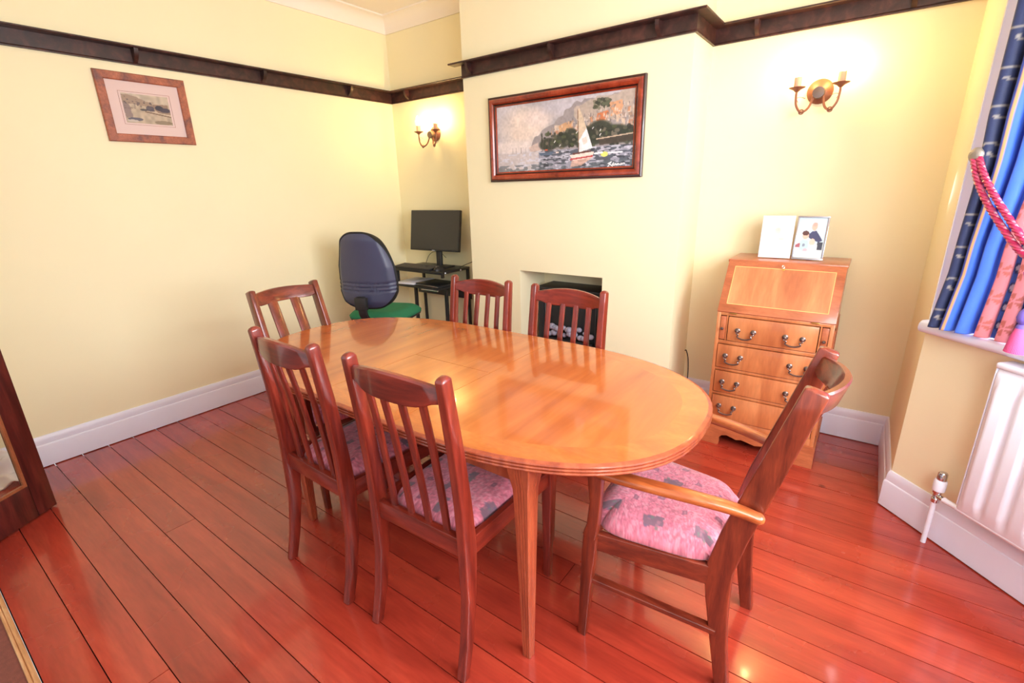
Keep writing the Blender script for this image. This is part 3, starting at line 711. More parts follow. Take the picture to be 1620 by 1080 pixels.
# plinth with bracket feet
pl_ = [(BX0-.010, 0), (BX0+.082, 0), (BX0+.086, .020), (BX0+.084, .048), (BX0+.098, .066), (BX0+.125, .074), (BX0+.155, .066), (BX0+.178, .058), (BX0+.205, .066), (BX0+.235, .060), (-.3425, .050)]
pl_ = pl_ + [(2*-.3425-x, z) for x, z in pl_[::-1][1:]] + [(BX1+.010, .118), (BX1+.004, .126), (BX0-.004, .126), (BX0-.010, .118)]
MB().prism(pl_, BYF-.010, BYF+.010, 'xz').build('plinth_front', M['bur2'], bu, smooth=False)
ps = [(BYF+.0105, 0), (BYF+.075, 0), (BYF+.080, .022), (BYF+.095, .058), (BYF+.14, .066), (BYR-.11, .066), (BYR-.07, .055), (BYR-.06, 0), (BYR, 0), (BYR, .118), (BYR-.004, .1245), (BYF+.0105, .1245)]
for x0, x1 in ((BX0-.010, BX0+.010), (BX1-.010, BX1+.010)): MB().prism(ps, x0, x1, 'yz').build('plinth_side', M['bur2'], bu, smooth=False)
# side panel moulding on the exposed flank
b = MB()
for y0, y1, z0, z1 in ((BYF+.05, BYR-.06, .165, .173), (BYF+.05, BYR-.06, .772, .780), (BYF+.05, BYF+.058, .165, .78), (BYR-.068, BYR-.06, .165, .78)): b.box(BX1, BX1+.004, y0, y1, z0, z1)
b.build('side_moulding', M['bur2'], bu)

# photographs on the bureau
def photo(label, x0, x1, yb0, pic, rot, bordercol):
    cx = (x0+x1)/2; hw = (x1-x0)/2; hgt = .232
    t = thing('photo_frame', label, 'photo frame', (cx, yb0, 1.0862), rot, 'framed photographs on the bureau')
    tilt = .20; ca, sa = math.cos(tilt), math.sin(tilt)
    F = Matrix(((1, 0, 0, 0), (0, ca, sa, 0), (0, -sa, ca, 0), (0, 0, 0, 1))); F = Matrix(((1, 0, 0, 0), (0, ca, sa, .0), (0, -sa, ca, .004), (0, 0, 0, 1)))
    def k(): b = MB(); b.M = F; return b
    k().rbox(-hw+.003, hw-.003, .001, .007, .003, hgt-.003, .001).build('backing', M['silver'], t)
    b = k()
    for a0, a1, c0, c1 in ((-hw, hw, 0, .010), (-hw, hw, hgt-.008, hgt), (-hw, -hw+.008, .010, hgt-.008), (hw-.008, hw, .010, hgt-.008)): b.rbox(a0, a1, -.006, .0008, c0, c1, .0012)
    b.build('frame', bordercol, t)
    pic_mesh(pic, 'photograph', M['print'], t, lambda u, v: F @ Vector((-hw+.0075+u*(2*hw-.015), -.0005, hgt-.0085-v*(hgt-.018))))
    st = MB(); st.add([(-.018, .02, .006), (.018, .02, .006), (.018, .085, 0), (-.018, .085, 0), (-.018, .055, .17), (.018, .055, .17), (.018, .060, .17), (-.018, .060, .17)],
                      [(0, 1, 2, 3), (0, 1, 5, 4), (2, 3, 7, 6), (1, 2, 6, 5), (3, 0, 4, 7), (4, 5, 6, 7)])
    st = MB(); bar(st, [(0, .052, .170, .03, .004), (0, .092, .002, .03, .004)], (1, 0, 0), .001); st.build('strut', M['plast'], t)
    return t
p = Pic(58, 84, (246, 247, 250)); p.put(p.y > .8, (250, 250, 248), .8)
p.ell(.50, .36, .11, .09, (246, 216, 204)); p.ell(.52, .31, .09, .05, (214, 196, 190), .8); p.ell(.45, .56, .2, .15, (244, 240, 238)); p.ell(.66, .55, .09, .03, (240, 208, 196)); p.ell(.36, .66, .12, .08, (236, 232, 230)); p.ell(.40, .77, .16, .04, (238, 220, 210), .7)
photo('photo of a baby on white in the left of two pale frames', -.497, -.337, 3.075, p, math.radians(4), M['paper'])
p = Pic(58, 84, (206, 226, 240)); p.a *= (.97+.06*p.noise(6))[..., None]; p.put(p.y > .62, (226, 238, 240), .8)
p.poly([(.40, .42), (.52, .34), (.66, .32), (.80, .44), (.92, .56), (.80, .60), (.55, .54), (.45, .5)], (66, 70, 108)); p.ell(.58, .22, .095, .10, (234, 190, 172)); p.ell(.58, .165, .085, .05, (196, 170, 160), .7)
p.ell(.32, .44, .115, .095, (232, 190, 172)); p.ell(.31, .385, .12, .06, (96, 62, 60)); p.poly([(.14, .62), (.22, .55), (.42, .56), (.48, .74), (.30, .84), (.16, .78)], (186, 214, 222)); p.ell(.30, .68, .05, .04, (108, 116, 150), .7)
p.poly([(.02, .68), (.16, .62), (.18, .74), (.02, .74)], (172, 96, 110)); p.ell(.58, .60, .10, .085, (240, 204, 188)); p.poly([(.46, .68), (.70, .66), (.78, .86), (.50, .9)], (224, 236, 238))
p.poly([(.76, .60), (.95, .60), (.95, .78), (.78, .79)], (62, 66, 82)); p.ell(.38, .80, .08, .035, (226, 176, 190), .8)
photo('photo of a family group in the right of two pale frames', -.330, -.181, 3.070, p, math.radians(-3), M['silver'])

# ------------------------------------------------------------------ pictures on the walls
def frame_ring(b, fn, w_, h_, prof):
    "prof = [(inset, height)...] swept round a w x h rectangle; fn(u, v, out)"
    rg = []
    for cx, cy, sx, sy in ((0, 0, 1, 1), (w_, 0, -1, 1), (w_, h_, -1, -1), (0, h_, 1, -1)):
        rg.append([fn(cx+sx*i, cy+sy*i, o_) for i, o_ in prof])
    return b.rings(rg, closed=True)
# harbour painting
t = thing('harbour_painting', 'framed oil painting of a sailing boat below a harbour town', 'painting', (-2.311, YC, 1.548))
PW, PH = 1.150, .556
fn = lambda u, v, o_: (u, -o_-.002, v)
frame_ring(MB(), fn, PW, PH, [(0, 0), (0, .018), (.006, .022), (.014, .022), (.014, 0)]).build('outer_moulding', M['frame_dk'], t, smooth=False)
frame_ring(MB(), fn, PW, PH, [(.0142, 0), (.0142, .026), (.020, .032), (.030, .034), (.040, .030), (.048, .022), (.048, 0)]).build('frame', M['frame_red'], t, angle=20)
frame_ring(MB(), fn, PW, PH, [(.0482, 0), (.0482, .016), (.052, .020), (.057, .017), (.057, 0)]).build('inner_line', M['frame_dk'], t, smooth=False)
frame_ring(MB(), fn, PW, PH, [(.0572, 0), (.0572, .013), (.066, .010), (.066, 0)]).build('slip', M['frame_red'], t, smooth=False)
p = Pic(340, 148, (196, 190, 196))
n1 = p.noise(7)*.6+p.noise(16)*.4; p.a *= (.86+.26*n1)[..., None]
p.ell(.22, .34, .24, .34, (236, 218, 206), .9, soft=.8); p.ell(.34, .22, .14, .16, (232, 216, 212), .7, soft=.8); p.ell(.06, .30, .10, .3, (160, 160, 170), .22, soft=.8); p.ell(.52, .10, .2, .14, (196, 192, 204), .6, soft=.8); p.ell(.12, .62, .2, .12, (232, 220, 216), .8, soft=.7)
# hill with houses
hill = [(.27, .66), (.33, .50), (.40, .38), (.50, .28), (.58, .14), (.66, .06), (.78, .08), (.88, .02), (1, .04), (1, .74), (.27, .70)]
p.poly(hill, (158, 150, 152), 1, .05); p.poly([(.60, .16), (.72, .06), (1, .02), (1, .36), (.62, .36)], (186, 170, 158), .9, .06)
r = random.Random(5)
for _ in range(60):
    x = r.uniform(.46, .99); yb = .46-.38*(x-.46)*.7+r.uniform(-.12, .10); w_, h_ = r.uniform(.010, .026), r.uniform(.04, .11)
    p.poly([(x, yb), (x+w_, yb), (x+w_, yb+h_), (x, yb+h_)], r.choice([(206, 172, 146), (222, 200, 180), (196, 132, 96), (176, 160, 150), (212, 190, 168), (150, 128, 118)]), .8, .012)
p.poly([(.76, .26), (.83, .24), (.83, .36), (.76, .36)], (206, 118, 74), .9, .02); p.poly([(.84, .14), (.92, .12), (.92, .30), (.85, .32)], (220, 158, 116), .8, .02); p.poly([(.50, .38), (.60, .32), (.60, .44), (.51, .48)], (214, 162, 116), .8, .03)
for _ in range(40): p.ell(.74+r.random()*.10, .20-.12*r.random(), .012, .022, r.choice([(74, 78, 62), (96, 100, 80), (58, 62, 52), (120, 118, 100)]), .8)
for _ in range(420):
    x = r.uniform(.44, 1); y = r.uniform(.04, .50)
    if y > .62-.75*x*.7: p.ell(x, y, r.uniform(.002, .006), r.uniform(.008, .03), r.choice([(150, 140, 140), (214, 196, 180), (196, 150, 116), (120, 110, 108), (226, 214, 206), (170, 156, 150)]), .7)
# dark trees
for cx, cy, rx, ry in ((.42, .62, .08, .10), (.52, .58, .07, .12), (.58, .54, .06, .13), (.68, .52, .05, .12), (.78, .50, .10, .16), (.88, .56, .12, .14), (.70, .60, .14, .10), (.96, .58, .06, .12)):
    p.ell(cx, cy, rx, ry, (50, 56, 46), .9, soft=.4)
for _ in range(110):
    x = r.uniform(.36, .99); p.ell(x, r.uniform(.44, .70), r.uniform(.005, .018), r.uniform(.012, .035), r.choice([(36, 40, 34), (78, 88, 60), (62, 66, 58), (92, 92, 76), (120, 112, 100), (48, 50, 46)]), .8)
p.poly([(.77, .60), (.99, .57), (.99, .66), (.78, .69)], (72, 62, 54), .9); p.line(.76, .605, .99, .565, .008, (198, 176, 154))
p.poly([(.26, .64), (.34, .58), (.36, .70), (.27, .72)], (214, 190, 180), .8, .02)
# water
wy = p.y > .70+.02*(1-p.x); base = np.array((156, 156, 172.)); p.put(wy, base)
p.put(wy & (p.x < .34), (214, 202, 200), .75)
band = p.noise(30, 44); p.put(wy & (band > .50) & (p.x+p.noise(10)*.3 > .50), (74, 80, 92), .85); p.put(wy & (p.noise(40, 50) > .66), (206, 206, 220), .8); p.put(wy & (p.y > .9) & (band > .42), (96, 104, 112), .7); p.put(wy & (p.noise(34, 60) > .74) & (p.x > .38), (52, 56, 66), .8)
for x, h_ in ((.37, .20), (.41, .17), (.44, .22)): p.line(x, .72, x+.01, .72-h_, .004, (92, 84, 80))
p.poly([(.34, .74), (.46, .73), (.44, .78), (.36, .78)], (92, 110, 134)); p.poly([(.47, .735), (.50, .735), (.49, .76), (.475, .76)], (224, 208, 200)); p.ell(.40, .70, .012, .012, (196, 96, 70))
for x in (.13, .16, .20, .24): p.line(x, .72, x, .64, .004, (150, 138, 134))
# the sailing boat
p.poly([(.625, .20), (.640, .16), (.690, .44), (.640, .74), (.632, .5)], (212, 192, 168)); p.poly([(.690, .44), (.735, .72), (.640, .77), (.636, .62)], (240, 238, 242)); p.line(.628, .18, .640, .78, .006, (120, 90, 70))
p.poly([(.66, .58), (.69, .56), (.70, .64), (.67, .67)], (226, 208, 196), .8)
p.poly([(.575, .80), (.745, .77), (.735, .85), (.60, .88)], (238, 218, 208)); p.line(.58, .86, .735, .83, .011, (190, 70, 74)); p.line(.60, .785, .72, .76, .012, (104, 66, 60)); p.poly([(.59, .88), (.735, .85), (.66, .95), (.58, .97)], (222, 178, 160), .8)
p.ell(.815, .815, .024, .035, (228, 226, 120)); p.line(.75, .80, .80, .79, .012, (240, 240, 244)); p.line(.84, .80, .93, .80, .008, (226, 226, 236))
for x, y in ((.62, .50), (.73, .46), (.78, .50), (.78, .56), (.46, .60), (.50, .66)): p.line(x, y, x+.008, y-.02, .005, (240, 238, 236))
# signature: quick white brush strokes
sig = [(.842, .985, .862, .925), (.842, .95, .856, .93), (.850, .955, .872, .985), (.878, .94, .870, .965), (.870, .965, .882, .975), (.882, .975, .886, .955), (.890, .955, .894, .975), (.894, .975, .902, .955), (.906, .975, .910, .952), (.910, .952, .918, .972), (.920, .972, .926, .95), (.930, .97, .934, .95), (.938, .955, .950, .955)]
p.a *= (.92+.16*p.noise(90)*.6+.16*p.noise(40)*.4)[..., None]
for a in sig: p.line(*a, .006, (246, 246, 250))
pic_mesh(p, 'canvas', M['art'], t, lambda u, v: (.064+u*(PW-.128), -.0085, PH-.064-v*(PH-.128)))
# small print on the left wall
t = thing('framed_print', 'small sepia village print with pale mount in a rustic wood frame', 'picture', (XL, 1.090, 1.828))
QW, QH = .470, .384
fn = lambda u, v, o_: (o_+.002, u, v)
frame_ring(MB(), fn, QW, QH, [(0, 0), (0, .014), (.004, .018), (.040, .018), (.045, .014), (.045, 0)]).build('frame', M['frame_rustic'], t, angle=20)
MB().box(.003, .008, .044, QW-.044, .044, QH-.044).build('mount', M['mount'], t, smooth=False)
frame_ring(MB(), fn, QW, QH, [(.100, .0062), (.100, .0072), (.1015, .0072), (.1015, .0062)]).build('mount_line', M['bead'], t, smooth=False)
p = Pic(110, 72, (226, 204, 178)); p.put(p.y < .28, (236, 218, 194)); p.a *= (.9+.2*p.noise(14))[..., None]
p.poly([(0, .06), (.2, .05), (.45, .20), (.62, .30), (.62, .42), (0, .34)], (188, 160, 140), .9, .04)
r = random.Random(9)
for _ in range(70):
    x, y = r.uniform(0, .65), r.uniform(.08, .5); y = min(.5, y+.25*x); q = r.uniform(.015, .05)
    p.poly([(x, y), (x+q, y), (x+q, y+q), (x, y+q)], r.choice([(110, 92, 96), (206, 178, 156), (90, 78, 84), (150, 126, 116)]), .7, .02)
p.poly([(0, .3), (.12, .36), (.16, .8), (.02, .82)], (158, 134, 136), .8, .04)
p.poly([(.62, .30), (.95, .30), (1, .62), (.72, .58), (.60, .40)], (170, 140, 122), .9, .04); p.ell(.76, .42, .09, .09, (66, 62, 82)); p.ell(.88, .48, .13, .08, (78, 68, 90), .9); p.ell(.56, .46, .09, .09, (86, 78, 100), .8); p.ell(.42, .52, .08, .04, (72, 70, 78), .8)
p.line(.45, .58, .98, .70, .02, (150, 122, 100)); p.ell(.2, .86, .16, .06, (90, 88, 116), .8); p.ell(.14, .92, .12, .04, (240, 226, 214)); p.ell(.8, .92, .2, .07, (150, 130, 104), .7)
p.a *= .8; pic_mesh(p, 'print', M['print'], t, lambda u, v: (.0088, .112+u*(QW-.224), QH-.110-v*(QH-.220)))

# ------------------------------------------------------------------ wall lights
def sconce(cx, cz, label, sp):
    t = thing('wall_light', label, 'wall light', (cx, YB, cz), 0, 'twin candle wall lights')
    MB().lathe([(.001, -.0005), (.058, -.0005), (.062, -.006), (.058, -.012), (.046, -.016), (.040, -.022), (.020, -.028), (.016, -.040), (.001, -.042)], (0, 0, 0), 28, 'y').build('backplate', M['copper'], t)
    b = MB(); b.lathe([(.001, -.040), (.028, -.040), (.030, -.050), (.028, -.078), (.001, -.080)], (0, 0, -.012), 16, 'y'); b.build('boss', M['brass'], t)
    for sx in (-1, 1):
        P = spline([(sx*.020, -.060, -.012), (sx*.026, -.064, -.050), (sx*.040, -.080, -.088), (sx*sp*.68, -.098, -.104), (sx*sp*.93, -.104, -.072), (sx*sp, -.105, -.030), (sx*sp, -.105, .002)], 6)
        arm = MB().tube(P, .0058, 8).build('arm', M['copper'], t)
        c0 = (sx*sp*.66, -.097, -.103)
        MB().tube([(c0[0]+.011*math.cos(a), c0[1], c0[2]+.011*math.sin(a)) for a in [2*PI*k/16 for k in range(16)]], .003, 6, closed=True).build('ring', M['copper'], arm)
        SC = [(sx*sp*.80-sx*(.012+.016*f)*math.cos(5.2*f+2.2)*1.0, -.102, -.055+.035*f+(.010+.006*f)*math.sin(5.2*f)) for f in [k/20 for k in range(21)]]
        MB().tube(SC, .0014, 6).build('scroll', M['copper'], arm)
        MB().lathe([(.001, -.010), (.008, -.008), (.018, .002), (.038, .011), (.040, .0145), (.020, .0105), (.001, .010)], (sx*sp, -.105, .004), 18).build('drip_cup', M['copper'], t)
        MB().lathe([(.001, 0), (.0175, 0), (.0180, .050), (.0165, .053), (.001, .053)], (sx*sp, -.105, .0145), 16).build('candle_tube', M['candle'], t)
        MB().lathe([(.001, 0), (.011, .002), (.017, .012), (.0195, .026), (.0175, .042), (.012, .058), (.005, .072), (.001, .076)], (sx*sp, -.105, .068), 16).build('bulb', M['bulb'], t)
    return t
sconce(-3.207, 1.972, 'lit twin candle wall light above the computer desk', .103)
sconce(-.335, 1.955, 'lit twin candle wall light above the writing bureau', .098)

# ------------------------------------------------------------------ radiator
t = thing('radiator', 'white panel radiator under the bay window', 'radiator', (XR, YN, 0), -PI/4)
# local x = s, local -y = into the room
RM = Matrix(((1, 0, 0, 0), (0, -1, 0, 0), (0, 0, 1, 0), (0, 0, 0, 1)))
def rb(): b = MB(); b.M = RM; return b
r0s, r1s, rz0, rz1 = .352, .985, .235, .842
b = rb(); rg_z = [rz0, rz0+.020, rz0+.050, rz0+.075, rz1-.075, rz1-.050, rz1-.020, rz1]
n = 96; vs = []
for z in rg_z:
    dep = {rz0: .084, rz1: .084}.get(z, .092)
    amp = 1 if rz0+.06 < z < rz1-.06 else (0 if (z < rz0+.03 or z > rz1-.03) else .35)
    for k in range(n+1):
        s_ = r0s+(r1s-r0s)*k/n; ph = ((s_-r0s-.006)/.0785) % 1
        f = .5-.5*math.cos(2*PI*ph); bulge = .013*min(1, f*2.6)
        e = min(1, min(s_-r0s, r1s-s_)/.006)
        vs.append((s_, dep*(.93+.07*e)+bulge*amp*e, z))
fs = [(j*(n+1)+k, j*(n+1)+k+1, (j+1)*(n+1)+k+1, (j+1)*(n+1)+k) for j in range(len(rg_z)-1) for k in range(n)]
base = len(vs); vs += [(x, .070, z) for x, y, z in vs[:base]]
fs += [tuple(i+base for i in f[::-1]) for f in fs[:]]
J = len(rg_z)
for j in range(J-1):
    for k in (0, n): fs.append((j*(n+1)+k, (j+1)*(n+1)+k, base+(j+1)*(n+1)+k, base+j*(n+1)+k))
for k in range(n):
    for j in (0, J-1): fs.append((j*(n+1)+k, j*(n+1)+k+1, base+j*(n+1)+k+1, base+j*(n+1)+k))
b.add(vs, fs); b.build('front_panel', M['rad'], t, angle=50)
rb().rbox(r0s+.004, r1s, .028, .040, rz0+.004, rz1-.004, .003).build('rear_panel', M['rad'], t)
b = rb()
for k in range(15): s_ = r0s+.03+k*.0415; b.box(s_, s_+.0016, .0405, .0695, rz0+.03, rz1-.03)
b.build('convector_fins', M['rad'], t, smooth=False)
b = rb(); b.rbox(r0s-.004, r1s+.004, .024, .098, rz1+.0005, rz1+.024, .009, 3); b.build('top_grille', M['rad'], t)
b = rb()
for s_ in (r0s-.0005,): b.rbox(s_-.0035, s_, .026, .088, rz0+.03, rz1, .0012)
b.build('end_panel', M['rad'], t)
b = rb(); b.tube([(r0s-.002, .078, rz0+.012), (r1s, .078, rz0+.012)], .0125, 12); b.build('bottom_tube', M['rad'], t)
b = rb(); b.box(.47, .50, .0, .028, .40, .70).box(.86, .89, .0, .028, .40, .70); b.build('wall_bracket', M['rad'], t)
# thermostatic valve and pipe
v = rb(); vx, vy = .258, .060
v.lathe([(.001, .0), (.0095, .0), (.0095, .212), (.001, .212)], (vx-.006, vy, 0), 14); v.build('supply_pipe', M['rad'], t)
v = rb(); v.lathe([(.001, .205), (.014, .205), (.015, .222), (.012, .226), (.012, .246), (.016, .249), (.016, .262), (.001, .262)], (vx-.004, vy, 0), 16)
v.tube([(vx, vy, .236), (vx+.036, vy+.006, .238)], [.010, .010], 12); v.build('valve_body', M['chrome'], t)
v = rb(); v.tube([(vx+.032, vy+.005, .238), (vx+.046, vy+.008, .239), (r0s+.004, .076, .246)], [.0125, .011, .011], 12); v.build('valve_nut', M['rad'], t)
v = rb(); v.lathe([(.001, .262), (.021, .262), (.022, .270), (.022, .305), (.019, .312), (.001, .312)], (vx-.002, vy, 0), 20); v.build('valve_head', M['rad'], t)
v = rb(); v.lathe([(.001, .3122), (.0165, .3122), (.0165, .340), (.013, .346), (.001, .347)], (vx-.001, vy, 0), 20); v.build('valve_cap', M['chrome'], t)

# ------------------------------------------------------------------ curtain, tieback
def curtain_geo():
    NU, NV = 420, 240; z0, z1 = SILL+.046, 2.42
    b = MB(); b.M = BM; vs = []; P = Pic(NU, NV, (52, 96, 214))
    cols = np.zeros((NV, NU, 3))
    # stripes across the flat cloth: (start, colour, kind)
    seq = [(0, (196, 140, 96), 0), (.012, (30, 42, 84), 1), (.085, (38, 66, 160), 0), (.118, (206, 160, 104), 0), (.124, (58, 108, 224), 0), (.185, (36, 40, 84), 0), (.197, (70, 122, 238), 0), (.262, (232, 138, 148), 2), (.330, (58, 98, 190), 3),
           (.372, (236, 148, 160), 2), (.430, (46, 92, 190), 3), (.48, (206, 160, 104), 0), (.487, (62, 112, 228), 0), (.56, (30, 42, 84), 1), (.63, (66, 116, 232), 0), (.70, (232, 138, 148), 2), (.77, (58, 98, 190), 3), (.83, (66, 116, 232), 0), (.92, (30, 42, 84), 1), (.988, (196, 140, 96), 0)]
    for j in range(NV):
        z = z0+(z1-z0)*j/(NV-1)
        wd = float(np.interp(z, [z0, 1.12, 1.26, 1.45, 1.8, z1], [.57, .55, .53, .57, .69, .83]))
        sh = float(np.interp(z, [z0, 1.26, 1.9, z1], [0, .0, .010, .02]))
        for i in range(NU):
            u = i/(NU-1); amp = (.026+.010*math.sin(9.3*u+1))*float(np.interp(z, [.93, 1.15, 1.45, 1.7], [1, .72, .75, 1]))
            ph = 2*PI*(11*u + .22*math.sin(7*u))
            s_ = float(np.interp(z, [z0, 1.15, 1.55, 1.9, z1], [.094, .108, .122, .114, .104]))+wd*(u+.012*math.sin(2*ph)) + .004*math.sin(3*z+9*u)
            off = .050+amp*(1+math.sin(ph-1.2)) + .008*math.sin(2*z+5*u)
            if u < .03: off = .030+off*.3
            vs.append((s_, off, z))
    for i in range(NU):
        u = i/(NU-1); c = [q for q in seq if q[0] <= u+1e-9][-1]; nxt = [q[0] for q in seq if q[0] > u] or [1]
        cols[:, i] = c[1]
    P.a = cols.copy()
    # motifs: scrolls on the navy, sprigs on the pink, small blossoms on the blue
    zz = np.linspace(z0, z1, NV); st = [q[0] for q in seq]+[1]
    uu = np.linspace(0, 1, NU)
    for k, (s0, c, kind) in enumerate(seq):
        if not kind: continue
        s1 = st[k+1]; mid = (s0+s1)/2; hw = (s1-s0)/2
        z = z0+.05
        while z < z1:
            for jj in range(NV):
                for ii in range(int(s0*(NU-1))+1, int(s1*(NU-1))+1):
                    du = (uu[ii]-mid)*1.05; dz = zz[jj]-z; r_ = math.hypot(du, dz); a_ = math.atan2(dz, du)
                    if kind == 1 and r_ < .036 and abs(r_-(.004+.0048*((a_+PI) % (2*PI)))) < .0034: P.a[jj, ii] = (140, 134, 130)
                    if kind == 2 and r_ < .026 and abs(math.sin(2.5*a_)) > .7 and r_ > .006: P.a[jj, ii] = (198, 104, 96)
                    if kind == 3 and r_ < .02: P.a[jj, ii] = (196, 196, 220) if r_ < .011 else (34, 52, 110)
            z += {1: .12, 2: .10, 3: .07}[kind]
    b.add(vs, [(j*NU+i, j*NU+i+1, (j+1)*NU+i+1, (j+1)*NU+i) for j in range(NV-1) for i in range(NU-1)])
    return b, P
cb_, cp_ = curtain_geo()
cu = tag(cb_.build('curtain', M['cur'], colors=cp_.lincol(), angle=80), 'blue and pink striped curtain gathered at the bay window', 'curtain')
sm = cu.modifiers.new('thick', 'SOLIDIFY'); sm.thickness = .0025; sm.offset = 0
t = thing('curtain_tieback', 'crimson twisted rope tieback with tassel across the blue curtain', 'tieback', tuple(BM @ Vector((.075, .0, 1.573))))
inv = Matrix.Translation(-(BM @ Vector((.075, .0, 1.573)))) @ BM
def tb(): b = MB(); b.M = inv; return b
tb().tube([(.068, -.004, 1.573), (.112, .110, 1.573)], .006, 10).build('hook_stem', M['hook'], t)
tb().lathe([(.001, .100), (.022, .100), (.026, .106), (.026, .114), (.020, .122), (.008, .126), (.001, .126)], (.116, 0, 1.573), 20, 'y').build('rosette', M['hook'], t)
def strand(path, rs=.0085, turns=20):
    P = [Vector(p_) for p_ in spline(path, 26)]; b = tb(); m = len(P); L = [0]
    for i in range(1, m): L.append(L[-1]+(P[i]-P[i-1]).length)
    for k in range(3):
        Q = []
        for i in range(m):
            tg = (P[min(i+1, m-1)]-P[max(i-1, 0)]).normalized(); a = Vector((0, 1, 0)); a = (a-tg*a.dot(tg)).normalized(); c = tg.cross(a)
            an = 2*PI*(L[i]*turns+k/3); Q.append(P[i]+a*(rs*.62*math.cos(an))+c*(rs*.62*math.sin(an)))
        b.tube(Q, rs*.72, 6)
    return b.build('rope', M['rope'], t)
strand([(.108, .112, 1.568), (.122, .120, 1.546), (.159, .135, 1.487), (.217, .150, 1.417), (.282, .160, 1.349), (.337, .166, 1.295), (.383, .168, 1.256), (.48, .158, 1.20), (.60, .120, 1.165), (.66, .06, 1.18)])
strand([(.126, .112, 1.568), (.143, .120, 1.545), (.181, .135, 1.497), (.236, .150, 1.439), (.298, .160, 1.375), (.346, .166, 1.327), (.385, .168, 1.290), (.48, .158, 1.235), (.61, .122, 1.20), (.67, .06, 1.21)])
b = tb(); b.lathe([(.001, 1.085), (.010, 1.084), (.020, 1.070), (.023, 1.052), (.020, 1.038), (.013, 1.030), (.017, 1.024), (.018, 1.016), (.001, 1.012)], (.430, .150, 0), 18)
b.build('tassel_head', mat('violet_tassel_head', (116, 96, 190), .6), t)
b = tb(); b.tube([(.430, .150, 1.083), (.424, .156, 1.13), (.400, .164, 1.20)], .005, 7); b.build('tassel_cord', M['rope'], t)
b = tb(); n = 44
for k in range(n):
    a = 2*PI*k/n
    b.tube([(.430+.013*math.cos(a), .150+.013*math.sin(a), 1.026), (.430+.022*math.cos(a), .150+.022*math.sin(a), .985), (.430+.030*math.cos(a+.1), .150+.026*math.sin(a+.1), .932)], .0024, 4)
b.lathe([(.001, 1.02), (.012, 1.02), (.020, .985), (.027, .936), (.001, .936)], (.430, .150, 0), 18)
b.build('tassel_skirt', M['tassel'], t)['kind'] = 'stuff'

# ------------------------------------------------------------------ fireplace and electric stove
S('wall_fireplace', MB().box(FX0, FX1, YB-.012, YB-.001, 0, FZ), M['wall'], 'pale back of the fireplace opening', 'wall')
t = thing('electric_stove', 'black electric stove fire set in the fireplace opening', 'stove', (-1.700, 3.10, 0))
X0, X1 = -.285, .280; Y0 = -.05
MB().rbox(X0+.012, X1-.012, Y0+.02, .17, .045, .765, .006).build('body', M['dblk'], t)
MB().rbox(X0-.008, X1+.008, Y0-.012, .18, .766, .788, .006).build('top_plate', M['dblk'], t)
b = MB()
for a0, a1, c0, c1 in ((X0, X0+.05, .045, .765), (X1-.05, X1, .045, .765), (X0+.05, X1-.05, .690, .765), (X0+.05, X1-.05, .045, .30)): b.rbox(a0, a1, Y0-.004, Y0+.0195, c0, c1, .003)
b.build('front_frame', M['dblk'], t)
b = MB()
for a0, a1, c0, c1 in ((X0+.055, X0+.066, .305, .685), (X1-.066, X1-.055, .305, .685), (X0+.066, X1-.066, .672, .685)): b.rbox(a0, a1, Y0+.000, Y0+.0195, c0, c1, .002)
for a0 in (X0+.078, X1-.084): b.rbox(a0, a0+.006, Y0+.004, Y0+.0195, .305, .67, .001)
b.build('window_trim', M['stgrey'], t)
# hollow front: a dark recess tray with coals in front of the body
MB().rbox(X0+.09, X1-.09, Y0-.030, Y0+.018, .302, .400, .004).build('grate', M['dblk'], t)
r = random.Random(4)
for k in range(17):
    x = X0+.11+.335*(k % 9)/8+r.uniform(-.012, .012); z = .425+(k // 9)*.042+r.uniform(0, .03); q = r.uniform(.020, .034)
    MB().ball((x, Y0-.006+r.uniform(-.012, .008), z), q, q*.8, q*.75, 9, 6).build('coal', M['ash'], t, angle=20)
for sx in (X0+.04, X1-.04):
    for yy in (Y0+.05, .14): MB().lathe([(.001, 0), (.020, 0), (.016, .02), (.018, .0448), (.001, .0448)], (sx, yy, 0), 12).build('foot', M['dblk'], t)

# ------------------------------------------------------------------ computer desk in the alcove
DX0, DX1, DY0, DY1 = -3.478, -2.882, 2.915, 3.285
t = thing('computer_desk', 'black metal computer desk with two shelves in the alcove', 'desk', (0, 0, 0))
MB().rbox(DX0, DX1, DY0, DY1, .815, .838, .003).build('top_shelf', M['black'], t)
MB().rbox(DX0+.02, DX1-.01, DY0-.035, DY1-.05, .683, .699, .003).build('lower_shelf', M['black'], t)
MB().rbox(-3.505, DX1+.06, DY1-.065, DY1-.053, .555, .665, .002).build('back_panel', M['black'], t)
for x in (DX0+.012, DX1-.012):
    MB().rbox(x-.011, x+.011, DY0+.02, DY0+.045, .70 if x < -3.2 else .783, .8145, .002).build('front_post', M['black'], t)
    MB().rbox(x-.011, x+.011, DY1-.026, DY1-.002, .0, .8145, .002).build('rear_leg', M['black'], t)
    MB().rbox(x-.012, x+.012, DY0-.06, DY1, .0, .0195, .003).build('foot_bar', M['black'], t)
for xl_ in (-3.243, -2.868): bar(MB(), [(xl_+.006, DY0+.03, .682, .028, .024), (xl_, DY0+.03, .30, .028, .024), (xl_-.004, DY0+.03, .02, .028, .024)], (1, 0, 0), .003).build('front_leg', M['black'], t)
for y in (2.968, 3.164): MB().lathe([(.001, .0), (.007, .0), (.006, .003), (.001, .004)], (DX1+.0002, y, .824), 12, 'x').build('screw_cap', M['paper'], t)
MB().rbox(DX1-.20, DX1-.005, DY0-.052, DY0-.036, .678, .690, .002).build('shelf_lip', M['silver'], t)

